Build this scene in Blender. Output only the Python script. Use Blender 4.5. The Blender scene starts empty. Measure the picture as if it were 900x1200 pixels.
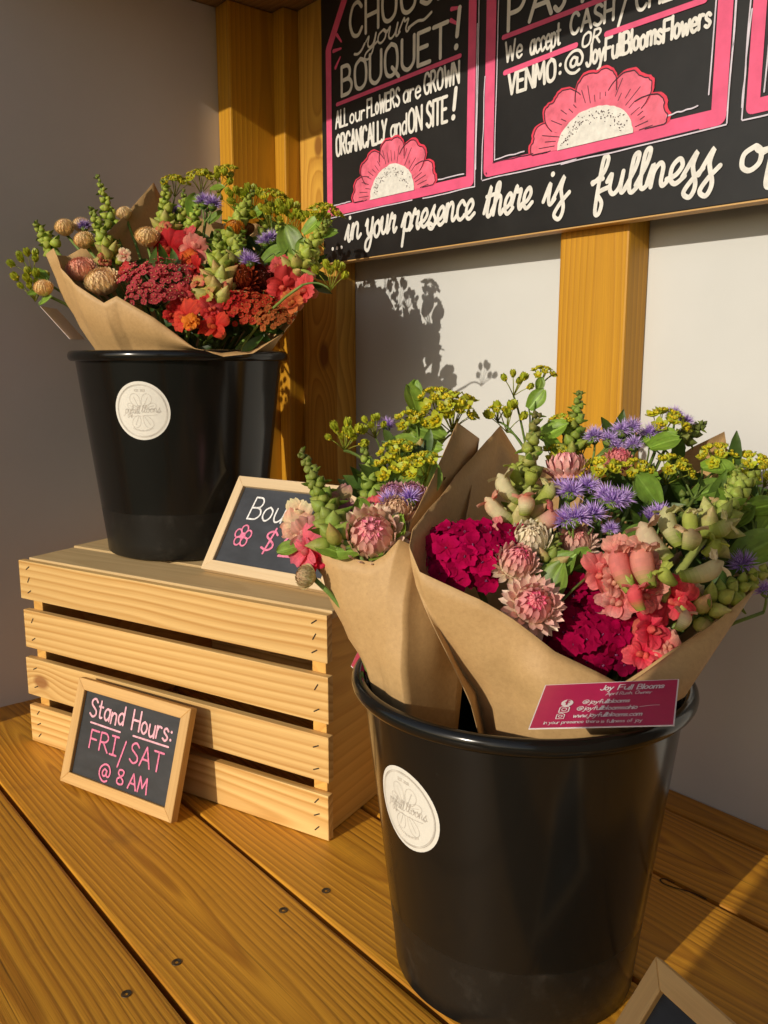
import bpy, bmesh, math, random
from mathutils import Vector, Matrix, noise

# ------------------------------------------------------------------ camera, sky, sun, exposure
SC = bpy.context.scene
COL = SC.collection
PI = math.pi
rad = math.radians
CAM_H = 0.476
F_PX = 1000.0                       # focal length in pixels of a 900 x 1200 picture
XC = Vector((0.6419, 0.1329, -0.7552)); YC = Vector((0.7668, -0.1113, 0.6322)); ZC = Vector((0.0, -0.9849, -0.1733))
RC = Matrix((XC, YC, ZC))           # camera (x right, y down, z forward) -> world


def P(px, py, depth):
    """World point seen at a pixel of the 900 x 1200 photo at a given camera depth in metres."""
    v = RC @ Vector(((px - 450) / F_PX * depth, (py - 600) / F_PX * depth, depth))
    return v + Vector((0, 0, CAM_H))


RIGHT = (RC @ Vector((1, 0, 0))).normalized(); UPV = (RC @ Vector((0, -1, 0))).normalized(); FWD = (RC @ Vector((0, 0, 1))).normalized()
cam_d = bpy.data.cameras.new('camera')
cam = bpy.data.objects.new('camera', cam_d); COL.objects.link(cam)
m3 = Matrix((RIGHT, UPV, -FWD)).transposed()
cam.matrix_world = Matrix.Translation((0, 0, CAM_H)) @ m3.to_4x4()
cam_d.sensor_fit = 'VERTICAL'; cam_d.sensor_height = 36; cam_d.lens = 30
cam_d.clip_start = 0.02; cam_d.clip_end = 2000
SC.camera = cam

SUN_EL, SUN_AZ = rad(21.0), rad(-8.0)      # azimuth of travel from +Y towards +X
w = bpy.data.worlds.new('World'); SC.world = w; w.use_nodes = True
nt = w.node_tree; bg = nt.nodes['Background']
sky = nt.nodes.new('ShaderNodeTexSky'); sky.sky_type = 'NISHITA'; sky.sun_disc = False
sky.sun_elevation = SUN_EL; sky.sun_rotation = rad(172)
nt.links.new(sky.outputs[0], bg.inputs[0]); bg.inputs[1].default_value = 0.105
sun_d = bpy.data.lights.new('sun', 'SUN'); sun_d.energy = 3.3; sun_d.angle = rad(0.5); sun_d.color = (1.0, 0.895, 0.75)
sun = bpy.data.objects.new('sun', sun_d); COL.objects.link(sun)
SUN_DIR = Vector((math.sin(SUN_AZ) * math.cos(SUN_EL), math.cos(SUN_AZ) * math.cos(SUN_EL), -math.sin(SUN_EL)))
sun.rotation_euler = SUN_DIR.to_track_quat('-Z', 'Y').to_euler(); sun.location = (1, -4, 3)
SC.view_settings.view_transform = 'Standard'; SC.view_settings.look = 'None'
SC.view_settings.exposure = 0.0; SC.view_settings.gamma = 1.0; SC.view_settings.use_curve_mapping = False
SC.cycles.max_bounces = 8; SC.cycles.use_denoising = True

# ------------------------------------------------------------------ object helpers


def tag(o, label=None, cat=None, group=None, kind=None):
    if label: o['label'] = label
    if cat: o['category'] = cat
    if group: o['group'] = group
    if kind: o['kind'] = kind
    return o


def empty(name, loc, rot=(0, 0, 0), parent=None):
    o = bpy.data.objects.new(name, None); COL.objects.link(o)
    o.empty_display_size = 0.05; o.location = loc; o.rotation_euler = rot
    if parent: o.parent = parent
    return o


class MB:
    """Collects faces (with a colour and a material slot each) and links them as one mesh object."""

    def __init__(s): s.v, s.f, s.c, s.m = [], [], [], []

    def add(s, vs, fs, col=(1, 1, 1), mi=0):
        k = len(s.v); s.v += [tuple(v) for v in vs]
        for i, f in enumerate(fs):
            s.f.append(tuple(k + j for j in f)); s.c.append(col[i] if isinstance(col, list) else col); s.m.append(mi)

    def build(s, name, mats, parent=None, smooth=True, origin=None, loc=None):
        me = bpy.data.meshes.new(name)
        vs = s.v
        o = bpy.data.objects.new(name, me)
        if origin is not None:
            ox, oy, oz = origin; vs = [(a - ox, b - oy, c - oz) for a, b, c in vs]; o.location = origin
        me.from_pydata(vs, [], s.f)
        if not isinstance(mats, (list, tuple)): mats = [mats]
        for m in mats: me.materials.append(m)
        ca = me.color_attributes.new('Col', 'FLOAT_COLOR', 'CORNER')
        buf = []
        for p, c in zip(me.polygons, s.c):
            for _ in range(p.loop_total): buf += [c[0], c[1], c[2], 1.0]
        ca.data.foreach_set('color', buf)
        me.polygons.foreach_set('material_index', s.m)
        me.polygons.foreach_set('use_smooth', [smooth] * len(s.f))
        me.update(); COL.objects.link(o)
        if parent: o.parent = parent
        if loc is not None: o.location = loc
        return o

    # --- shapes
    def box(s, lo, hi, col=(1, 1, 1), mi=0, M=None):
        x0, y0, z0 = lo; x1, y1, z1 = hi
        vs = [(x0, y0, z0), (x1, y0, z0), (x1, y1, z0), (x0, y1, z0), (x0, y0, z1), (x1, y0, z1), (x1, y1, z1), (x0, y1, z1)]
        if M: vs = [M @ Vector(v) for v in vs]
        s.add(vs, [(0, 3, 2, 1), (4, 5, 6, 7), (0, 1, 5, 4), (1, 2, 6, 5), (2, 3, 7, 6), (3, 0, 4, 7)], col, mi)

    def tube(s, pts, r0, r1=None, n=6, col=(1, 1, 1), mi=0):
        r1 = r0 if r1 is None else r1
        pts = [Vector(p) for p in pts]; N = len(pts); vs = []
        a = None
        for i, p in enumerate(pts):
            d = (pts[min(i + 1, N - 1)] - pts[max(i - 1, 0)]).normalized()
            if a is None: a = d.orthogonal().normalized()
            a = (a - d * a.dot(d)).normalized(); b = d.cross(a)
            r = r0 + (r1 - r0) * i / (N - 1)
            for k in range(n):
                t = 2 * PI * k / n; vs.append(p + (a * math.cos(t) + b * math.sin(t)) * r)
        fs = [(i * n + k, i * n + (k + 1) % n, (i + 1) * n + (k + 1) % n, (i + 1) * n + k) for i in range(N - 1) for k in range(n)]
        fs.append(tuple(range(n))[::-1]); fs.append(tuple((N - 1) * n + k for k in range(n)))
        s.add(vs, fs, col, mi)

    def lathe(s, prof, n, M=None, col=(1, 1, 1), mi=0, wob=None):
        """prof: list of (r, z[, colour]) from bottom to top."""
        vs = []; cs = []
        for q in prof:
            for k in range(n):
                t = 2 * PI * k / n; r = q[0] * (wob(t, q[1]) if wob else 1)
                v = Vector((r * math.cos(t), r * math.sin(t), q[1])); vs.append(M @ v if M else v)
        fs = []
        for i in range(len(prof) - 1):
            for k in range(n):
                fs.append((i * n + k, i * n + (k + 1) % n, (i + 1) * n + (k + 1) % n, (i + 1) * n + k))
                cs.append((prof[i][2][k] if isinstance(prof[i][2], list) else prof[i][2]) if len(prof[i]) > 2 else col)
        s.add(vs, fs, cs, mi)


def frame_from(d, up=None):
    """Matrix whose Z axis is d."""
    d = Vector(d).normalized()
    x = (Vector(up) - d * Vector(up).dot(d)) if up is not None else d.orthogonal()
    if x.length < 1e-6: x = d.orthogonal()
    x.normalize(); y = d.cross(x)
    return Matrix((x, y, d)).transposed()


def mix(a, b, t): return tuple(a[i] + (b[i] - a[i]) * t for i in range(3))


def jit(c, rnd, a=0.15):
    k = 1 + rnd.uniform(-a, a); return tuple(max(0, x * k * (1 + rnd.uniform(-a, a) * .4)) for x in c)


# ------------------------------------------------------------------ materials


def new_mat(name):
    m = bpy.data.materials.new(name); m.use_nodes = True
    return m, m.node_tree.nodes, m.node_tree.links, m.node_tree.nodes['Principled BSDF']


class G:
    """Tiny node-graph builder."""

    def __init__(s, m): s.n = m.node_tree.nodes; s.l = m.node_tree.links

    def put(s, sock, v):
        if hasattr(v, 'is_output') or isinstance(v, bpy.types.NodeSocket): s.l.new(v, sock)
        else: sock.default_value = v

    def math(s, op, a, b=None, clamp=False):
        q = s.n.new('ShaderNodeMath'); q.operation = op; q.use_clamp = clamp; s.put(q.inputs[0], a)
        if b is not None: s.put(q.inputs[1], b)
        return q.outputs[0]

    def comb(s, x, y, z):
        q = s.n.new('ShaderNodeCombineXYZ'); s.put(q.inputs[0], x); s.put(q.inputs[1], y); s.put(q.inputs[2], z); return q.outputs[0]

    def noise(s, vec, scale, detail=2, rough=.5, dist=0.):
        q = s.n.new('ShaderNodeTexNoise'); s.l.new(vec, q.inputs['Vector']); q.inputs['Scale'].default_value = scale
        q.inputs['Detail'].default_value = detail; q.inputs['Roughness'].default_value = rough; q.inputs['Distortion'].default_value = dist
        return q.outputs[0]

    def ramp(s, f, stops, ease='LINEAR'):
        q = s.n.new('ShaderNodeValToRGB'); s.l.new(f, q.inputs[0]); e = q.color_ramp.elements; q.color_ramp.interpolation = ease
        while len(e) < len(stops): e.new(0.5)
        for k, (p, c) in enumerate(stops): e[k].position = p; e[k].color = (*c, 1) if len(c) == 3 else c
        return q.outputs[0]

    def mixc(s, f, a, b, mode='MIX'):
        q = s.n.new('ShaderNodeMix'); q.data_type = 'RGBA'; q.blend_type = mode
        s.put(q.inputs['Factor'], f)
        for nm, v in (('A', a), ('B', b)):
            sock = [i for i in q.inputs if i.name == nm and i.type == 'RGBA'][0]
            s.put(sock, (*v, 1) if isinstance(v, tuple) and len(v) == 3 else v)
        return [o for o in q.outputs if o.type == 'RGBA'][0]

    def objc(s):
        q = s.n.new('ShaderNodeTexCoord'); return q.outputs['Object']

    def rnd(s):
        q = s.n.new('ShaderNodeObjectInfo'); return q.outputs['Random']

    def sep(s, v):
        q = s.n.new('ShaderNodeSeparateXYZ'); s.l.new(v, q.inputs[0]); return q.outputs

    def bump(s, h, strength, dist=.002):
        q = s.n.new('ShaderNodeBump'); s.l.new(h, q.inputs['Height']); q.inputs['Strength'].default_value = strength; q.inputs['Distance'].default_value = dist
        return q.outputs[0]


def wood(name, early, late, spacing=.008, slope=.10, depth=.035, wander=.02, knots=(), rough=.55, stain=None, fibre=.25, bump=.25, contrast=1., y_spread=.08, seed=0., coat=0., sharp=.62, cracks=0.):
    """Flat-sawn timber: growth rings of a slightly tilted log cut by the board's face; local X is the length."""
    m, n, l, b = new_mat(name); g = G(m)
    co = g.objc(); r = g.math('ADD', g.math('MULTIPLY', g.rnd(), 37.7), seed)
    x, y, z = g.sep(co)
    xo = g.math('ADD', x, g.math('MULTIPLY', r, 1.7))
    lo = g.noise(g.comb(g.math('MULTIPLY', xo, 2.2), g.math('MULTIPLY', y, 5.), g.math('ADD', g.math('MULTIPLY', z, 5.), r)), 1.0, 2, .5)
    lo = g.math('SUBTRACT', lo, .5)
    lo2 = g.noise(g.comb(g.math('MULTIPLY', xo, 5.), g.math('MULTIPLY', y, 30.), g.math('ADD', z, r)), 1.0, 2, .5)
    lo2 = g.math('MULTIPLY', g.math('SUBTRACT', lo2, .5), .0035)
    yr = g.math('SUBTRACT', g.math('FRACT', g.math('MULTIPLY', r, 3.31)), .5)
    yy = g.math('ADD', g.math('ADD', y, g.math('MULTIPLY', yr, y_spread)), g.math('MULTIPLY', lo, wander))
    xs = g.math('SUBTRACT', g.math('FRACT', g.math('MULTIPLY', r, 1.93)), .5)
    zz = g.math('ADD', g.math('ADD', z, depth), g.math('MULTIPLY', g.math('ADD', x, g.math('MULTIPLY', xs, .5)), slope))
    zz = g.math('ADD', zz, g.math('MULTIPLY', lo, wander * 1.6))
    rr = g.math('SQRT', g.math('ADD', g.math('MULTIPLY', yy, yy), g.math('MULTIPLY', zz, zz)))
    rr = g.math('ADD', rr, lo2)
    kmask = None
    for kx, ky, kr in knots:
        dx = g.math('MULTIPLY', g.math('SUBTRACT', x, kx), .62); dy = g.math('SUBTRACT', y, ky)
        d2 = g.math('ADD', g.math('MULTIPLY', dx, dx), g.math('MULTIPLY', dy, dy))
        d = g.math('SQRT', d2)
        e = g.math('EXPONENT', g.math('MULTIPLY', d2, -1.0 / (2.2 * kr) ** 2))
        rr = g.math('ADD', rr, g.math('MULTIPLY', e, kr * 1.6))
        dn = g.math('ADD', d, g.math('MULTIPLY', lo2, .5))
        kk = g.math('SUBTRACT', 1.0, g.math('DIVIDE', g.math('SUBTRACT', dn, kr * .62), kr * .5), True)
        kmask = kk if kmask is None else g.math('MAXIMUM', kmask, kk)
    ph = g.math('FRACT', g.math('DIVIDE', rr, spacing))
    ring = g.ramp(ph, [(0, (0, 0, 0)), (sharp, (.55, .55, .55)), (min(.97, sharp + .22), (1, 1, 1)), (1, (0, 0, 0))], 'EASE')
    amp = g.noise(g.comb(g.math('MULTIPLY', xo, 1.5), g.math('MULTIPLY', rr, 60.), r), 1., 1)
    ring = g.math('MULTIPLY', ring, g.math('ADD', g.math('MULTIPLY', amp, 1.1), .35), True)
    ring = g.math('MULTIPLY', ring, contrast, True)
    fib = g.noise(g.comb(g.math('MULTIPLY', xo, 14.), g.math('MULTIPLY', y, 900.), g.math('ADD', g.math('MULTIPLY', z, 900.), r)), 1., 2, .6)
    c = g.mixc(ring, early, late)
    big = g.noise(g.comb(g.math('MULTIPLY', xo, 3.), g.math('MULTIPLY', y, 9.), r), 1., 3, .6)
    c = g.mixc(g.math('MULTIPLY', g.math('SUBTRACT', big, .35), .9, True), c, tuple(q * .72 for q in early))
    crk = g.noise(g.comb(g.math('MULTIPLY', xo, 5.), g.math('MULTIPLY', y, 420.), r), 1., 2, .5)
    c = g.mixc(g.math('MULTIPLY', g.math('SUBTRACT', crk, .63), cracks * 6, True), c, tuple(q * .3 for q in late))
    c = g.mixc(fibre, c, g.ramp(fib, [(.3, (.35, .33, .3)), (.7, (1., 1., 1.))]), 'MULTIPLY')
    if stain:
        sn = g.noise(co, 14., 4, .65); c = g.mixc(g.math('MULTIPLY', g.math('SUBTRACT', sn, .60), 3., True), c, stain)
    rv = g.math('ADD', g.math('MULTIPLY', g.math('FRACT', g.math('MULTIPLY', r, 5.1)), .22), .89)
    vb = g.n.new('ShaderNodeHueSaturation'); g.l.new(rv, vb.inputs['Value']); g.l.new(c, vb.inputs['Color']); c = vb.outputs[0]
    if kmask is not None: c = g.mixc(g.math('MULTIPLY', kmask, .85), c, tuple(q * s for q, s in zip(late, (.45, .33, .3))))
    l.new(c, b.inputs['Base Color'])
    b.inputs['Roughness'].default_value = rough
    if coat: b.inputs['Coat Weight'].default_value = coat; b.inputs['Coat Roughness'].default_value = .35
    hh = g.math('ADD', g.math('MULTIPLY', ring, .6), g.math('MULTIPLY', fib, .5))
    l.new(g.bump(hh, bump, .0012), b.inputs['Normal'])
    return m


def plain(name, col, rough=.5, var=.12, scale=40., bump=0., metallic=0., sheen=0., detail=4, stretch=(1, 1, 1), spec=.5):
    m, n, l, b = new_mat(name); g = G(m)
    co = g.objc(); mp = n.new('ShaderNodeMapping'); mp.inputs['Scale'].default_value = stretch; l.new(co, mp.inputs[0])
    nz = g.noise(mp.outputs[0], scale, detail, .6)
    c = g.ramp(nz, [(.25, tuple(q * (1 - var) for q in col)), (.75, tuple(min(1, q * (1 + var)) for q in col))])
    l.new(c, b.inputs['Base Color']); b.inputs['Roughness'].default_value = rough; b.inputs['Metallic'].default_value = metallic
    b.inputs['Specular IOR Level'].default_value = spec
    if bump: l.new(g.bump(nz, bump, .001), b.inputs['Normal'])
    return m


def plant_mat(name, rough, transl, scale, amount, sheen=0., spec=.35):
    """Living tissue coloured by the mesh's own colour attribute, slightly translucent."""
    m, n, l, b = new_mat(name); g = G(m)
    at = n.new('ShaderNodeAttribute'); at.attribute_name = 'Col'
    nz = g.noise(g.objc(), scale, 3, .6)
    c = g.mixc(amount, at.outputs['Color'], g.ramp(nz, [(.3, (.55, .55, .5)), (.7, (1.2, 1.2, 1.1))]), 'MULTIPLY')
    l.new(c, b.inputs['Base Color']); b.inputs['Roughness'].default_value = rough
    b.inputs['Specular IOR Level'].default_value = spec
    if sheen: b.inputs['Sheen Weight'].default_value = sheen
    tr = n.new('ShaderNodeBsdfTranslucent'); l.new(c, tr.inputs['Color'])
    mx = n.new('ShaderNodeMixShader'); mx.inputs[0].default_value = transl
    out = n['Material Output']; l.new(b.outputs[0], mx.inputs[1]); l.new(tr.outputs[0], mx.inputs[2]); l.new(mx.outputs[0], out.inputs[0])
    l.new(g.bump(nz, .25, .0006), b.inputs['Normal'])
    return m


M = {}
M['deck'] = wood('deck_timber', (.67, .315, .024), (.36, .135, .008), spacing=.0062, slope=.055, depth=.03, wander=.022, rough=.48, stain=(.2, .09, .02), fibre=.32, bump=.4, y_spread=.06, sharp=.5, contrast=.9, cracks=.9)
M['stud'] = wood('stud_timber', (.64, .315, .010), (.44, .19, .006), spacing=.0065, slope=.02, depth=.04, wander=.012, rough=.55, fibre=.22, y_spread=.04, bump=.2, contrast=.8)
M['stud_knotty'] = wood('knotty_stud_timber', (.66, .36, .05), (.44, .20, .02), spacing=.0075, slope=.03, depth=.04, wander=.02, rough=.55, fibre=.22,
                        knots=((.296, .004, .011), (-.010, .012, .014)), bump=.2, contrast=.9)
CR = dict(spacing=.0088, slope=.03, depth=.012, wander=.016, rough=.6, fibre=.14, y_spread=.13, bump=.18, contrast=1.1, sharp=.5)
M['crate'] = wood('crate_pine', (.82, .53, .19), (.56, .285, .065), **CR)
M['crate_knot'] = wood('crate_pine_knotty', (.82, .53, .19), (.57, .29, .07), knots=((-.203, -.004, .0095),), **CR)
M['crate_end'] = wood('crate_pine_end', (.78, .44, .10), (.58, .28, .05), spacing=.012, slope=.04, depth=.03, wander=.05, rough=.6, fibre=.15,
                      knots=((.02, .015, .013), (.024, -.033, .012), (-.07, .04, .007)), bump=.15, contrast=.7)
M['crate_top'] = wood('crate_pine_top', (.66, .47, .22), (.48, .31, .12), spacing=.010, slope=.03, depth=.03, wander=.03, rough=.65, fibre=.25, bump=.2, contrast=.6)
M['frame'] = wood('sign_frame_pine', (.66, .40, .14), (.52, .28, .08), spacing=.006, slope=.01, depth=.03, wander=.01, rough=.5, fibre=.15, bump=.08, contrast=.5)
M['frame_pale'] = wood('pale_frame_pine', (.74, .56, .33), (.62, .43, .22), spacing=.006, slope=.01, depth=.03, wander=.01, rough=.5, fibre=.12, bump=.08, contrast=.4)
M['rough_beam'] = wood('roof_timber', (.40, .24, .09), (.27, .14, .04), spacing=.009, rough=.7)
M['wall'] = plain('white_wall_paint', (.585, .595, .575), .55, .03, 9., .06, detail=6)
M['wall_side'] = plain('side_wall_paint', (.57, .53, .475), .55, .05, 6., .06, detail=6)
M['grass'] = plain('ground_grass', (.055, .075, .025), .9, .5, 3., .4)
M['dark'] = plain('dark_mark_gap_shade', (.02, .014, .008), .9, .2, 20)  # near-black for crack and staples; also paints shade below the deck gaps
M['board_black'] = plain('sign_black_paint', (.013, .0125, .012), .40, .5, 18., .15, detail=9, stretch=(1, 1, 3))
M['slate'] = plain('chalkboard_slate', (.020, .021, .023), .6, .55, 28., .05, detail=8, stretch=(1, 1, 2.5))
M['slate_blue'] = plain('chalkboard_slate_bluish', (.030, .034, .042), .6, .4, 28., .05, detail=8, stretch=(1, 1, 2.5))
M['paint_white'] = plain('white_lettering_paint', (.72, .71, .66), .5, .16, 140., .3, detail=6)
M['paint_grey'] = plain('greyish_lettering_paint', (.74, .72, .66), .5, .12, 60.)
M['paint_pink'] = plain('pink_border_paint', (.74, .10, .22), .45, .14, 45.)
M['paint_coral'] = plain('pink_petal_paint', (.78, .15, .23), .45, .3, 70.)
M['paint_red'] = plain('red_petal_edge_paint', (.70, .045, .09), .45, .2, 70.)
M['paint_line'] = plain('thin_line_paint', (.05, .015, .03), .5, .2, 60.)
M['paint_violet'] = plain('thin_white_line_paint', (.62, .57, .66), .5, .2, 60.)
M['chalk_pink'] = plain('pink_chalk', (.70, .19, .31), .9, .45, 420.)
M['chalk_pale'] = plain('pale_pink_chalk', (.80, .40, .46), .9, .4, 420.)
M['chalk_white'] = plain('white_chalk', (.72, .72, .70), .9, .45, 420.)
M['sticker'] = plain('sticker_paper', (.72, .70, .62), .5, .04, 200.)
M['sticker_ink'] = plain('sticker_ink', (.52, .48, .42), .6, .2, 200.)
M['card_pink'] = plain('card_magenta_print', (.46, .016, .085), .4, .06, 120.)
M['card_white'] = plain('card_white_stock', (.78, .70, .68), .5, .04, 120.)
M['steel'] = plain('screw_steel', (.10, .08, .055), .4, .3, 300., metallic=.8)
M['stem'] = plant_mat('stem_tissue', .5, .05, 300., .4)
M['leaf'] = plant_mat('leaf_tissue', .42, .32, 120., .5)
M['bud'] = plant_mat('bud_tissue', .5, .25, 160., .35, spec=.25)
M['petal'] = plant_mat('petal_tissue', .65, .40, 140., .16, spec=.14)
M['velvet'] = plant_mat('velvet_petal_tissue', .8, .12, 140., .4, spec=.08)
M['straw'] = plant_mat('papery_petal_tissue', .36, .18, 220., .18)


def kraft():
    m, n, l, b = new_mat('kraft_paper'); g = G(m); co = g.objc()
    n1 = g.noise(co, 260., 4, .7); n2 = g.noise(co, 9., 3, .6)
    x, y, z = g.sep(co)
    fl = g.noise(g.comb(g.math('MULTIPLY', x, 400.), g.math('MULTIPLY', y, 400.), g.math('MULTIPLY', z, 1600.)), 1., 2)
    c = g.ramp(n1, [(.25, (.46, .285, .112)), (.75, (.58, .37, .155))])
    c = g.mixc(g.math('MULTIPLY', g.math('SUBTRACT', fl, .62), 3.5, True), c, (.36, .20, .09))
    c = g.mixc(g.math('MULTIPLY', n2, .25), c, (.44, .26, .12))
    l.new(c, b.inputs['Base Color']); b.inputs['Roughness'].default_value = .62
    l.new(g.bump(g.math('ADD', g.math('MULTIPLY', n1, .4), n2), .25, .0015), b.inputs['Normal'])
    tr = n.new('ShaderNodeBsdfTranslucent'); tr.inputs[0].default_value = (.40, .17, .05, 1)
    mx = n.new('ShaderNodeMixShader'); mx.inputs[0].default_value = .03
    out = n['Material Output']; l.new(b.outputs[0], mx.inputs[1]); l.new(tr.outputs[0], mx.inputs[2]); l.new(mx.outputs[0], out.inputs[0])
    return m


def bucket_mat():
    m, n, l, b = new_mat('black_bucket_plastic'); g = G(m); co = g.objc(); x, y, z = g.sep(co)
    n1 = g.noise(co, 7., 4, .6); sp = g.noise(co, 320., 2, .6); n3 = g.noise(co, 45., 4, .7)
    low = g.math('MULTIPLY', g.math('SUBTRACT', .064, g.math('ADD', z, g.math('MULTIPLY', n1, .008))), 350., True)
    dust = g.math('MULTIPLY', g.math('SUBTRACT', n3, .52), 2.5, True)
    dirt = g.math('ADD', g.math('MULTIPLY', low, g.math('ADD', .03, g.math('MULTIPLY', dust, .35))), g.math('MULTIPLY', g.math('GREATER_THAN', sp, .76), .25), True)
    ang = n.new('ShaderNodeMath'); ang.operation = 'ARCTAN2'; l.new(y, ang.inputs[0]); l.new(x, ang.inputs[1])
    sc = g.noise(g.comb(g.math('MULTIPLY', ang.outputs[0], 6.), g.math('MULTIPLY', z, 150.), n1), 1., 3, .7)
    scm = g.math('MULTIPLY', g.math('MULTIPLY', g.math('SUBTRACT', sc, .66), 4., True), g.math('MULTIPLY', g.math('SUBTRACT', n3, .5), 3., True))
    dirt = g.math('ADD', dirt, g.math('MULTIPLY', scm, .5), True)
    c = g.mixc(dirt, (.0080, .0075, .0062), (.085, .078, .066))
    l.new(c, b.inputs['Base Color'])
    l.new(g.math('ADD', g.math('ADD', .12, g.math('MULTIPLY', n1, .10)), g.math('MULTIPLY', low, .16)), b.inputs['Roughness'])
    b.inputs['Specular IOR Level'].default_value = .36
    l.new(g.bump(g.math('ADD', g.math('MULTIPLY', sp, g.math('ADD', .04, g.math('MULTIPLY', low, .4))), n1), .15, .0012), b.inputs['Normal'])
    return m


M['kraft'] = kraft(); M['bucket'] = bucket_mat()

# ------------------------------------------------------------------ strokes and lettering


def catmull(pts, sub=7):
    if len(pts) < 3: return [tuple(p) for p in pts]
    out = []; n = len(pts)
    for i in range(n - 1):
        p0 = pts[max(i - 1, 0)]; p1 = pts[i]; p2 = pts[i + 1]; p3 = pts[min(i + 2, n - 1)]
        for k in range(sub):
            t = k / sub
            out.append(tuple(.5 * (2 * p1[a] + (p2[a] - p0[a]) * t + (2 * p0[a] - 5 * p1[a] + 4 * p2[a] - p3[a]) * t * t + (3 * p1[a] - p0[a] - 3 * p2[a] + p3[a]) * t ** 3) for a in (0, 1)))
    out.append(tuple(pts[-1])); return out


LIFT = [0]


def ribbon(mb, pts, wd, fn, lift=.0004, mi=0, taper=0.):
    """A flat brush stroke with round ends along 2-D points, placed by fn(x, y, lift)."""
    q = [pts[0]]
    for p in pts[1:]:
        if math.hypot(p[0] - q[-1][0], p[1] - q[-1][1]) > wd * .08: q.append(p)
    if len(q) < 2: q = [pts[0], (pts[0][0] + wd * .1, pts[0][1])]
    LIFT[0] = (LIFT[0] + 1) % 40; lf = lift + LIFT[0] * 6e-6
    n = len(q); vs = []
    h = wd / 2

    def nrm(i):
        a = q[max(i - 1, 0)]; b = q[min(i + 1, n - 1)]; dx, dy = b[0] - a[0], b[1] - a[1]; L = math.hypot(dx, dy) or 1
        return -dy / L, dx / L
    for i in range(n):
        nx, ny = nrm(i); hh = h * (1 - taper * (i / (n - 1)))
        li = lf + i * 4e-6; vs.append(fn(q[i][0] + nx * hh, q[i][1] + ny * hh, li)); vs.append(fn(q[i][0] - nx * hh, q[i][1] - ny * hh, li))
    fs = [(2 * i, 2 * i + 1, 2 * i + 3, 2 * i + 2) for i in range(n - 1)]
    k = 5
    for end in (0, n - 1):
        nx, ny = nrm(end); sgn = -1 if end == 0 else 1; hh = h * (1 - taper * (end / (n - 1)))
        tx, ty = ny * sgn, -nx * sgn
        base = len(vs)
        for j in range(1, k):
            t = PI * j / k
            vs.append(fn(q[end][0] + (nx * math.cos(t) + tx * math.sin(t)) * hh, q[end][1] + (ny * math.cos(t) + ty * math.sin(t)) * hh, lf + end * 4e-6))
        loop = [2 * end] + [base + j for j in range(k - 1)] + [2 * end + 1]
        fs.append(tuple(loop) if end else tuple(loop[::-1]))
    mb.add(vs, fs, (1, 1, 1), mi)


def corners(pts):
    """Split a polyline where it turns sharply."""
    out = [[pts[0]]]
    for i in range(1, len(pts)):
        out[-1].append(pts[i])
        if i < len(pts) - 1:
            a = math.atan2(pts[i][1] - pts[i - 1][1], pts[i][0] - pts[i - 1][0]); b = math.atan2(pts[i + 1][1] - pts[i][1], pts[i + 1][0] - pts[i][0])
            if abs((b - a + PI) % (2 * PI) - PI) > .9: out.append([pts[i]])
    return out


def stroke(mb, pts, wd, fn, smooth=True, **kw):
    if smooth: ribbon(mb, catmull(pts), wd, fn, **kw)
    else:
        for s in corners(pts): ribbon(mb, s, wd, fn, **kw)


def blob(mb, x, y, r, fn, lift=.0006, mi=0, n=12, sy=1.):
    LIFT[0] = (LIFT[0] + 1) % 40; lf = lift + LIFT[0] * 6e-6
    mb.add([fn(x + r * math.cos(2 * PI * k / n), y + r * sy * math.sin(2 * PI * k / n), lf) for k in range(n)], [tuple(range(n))], (1, 1, 1), mi)


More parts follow.
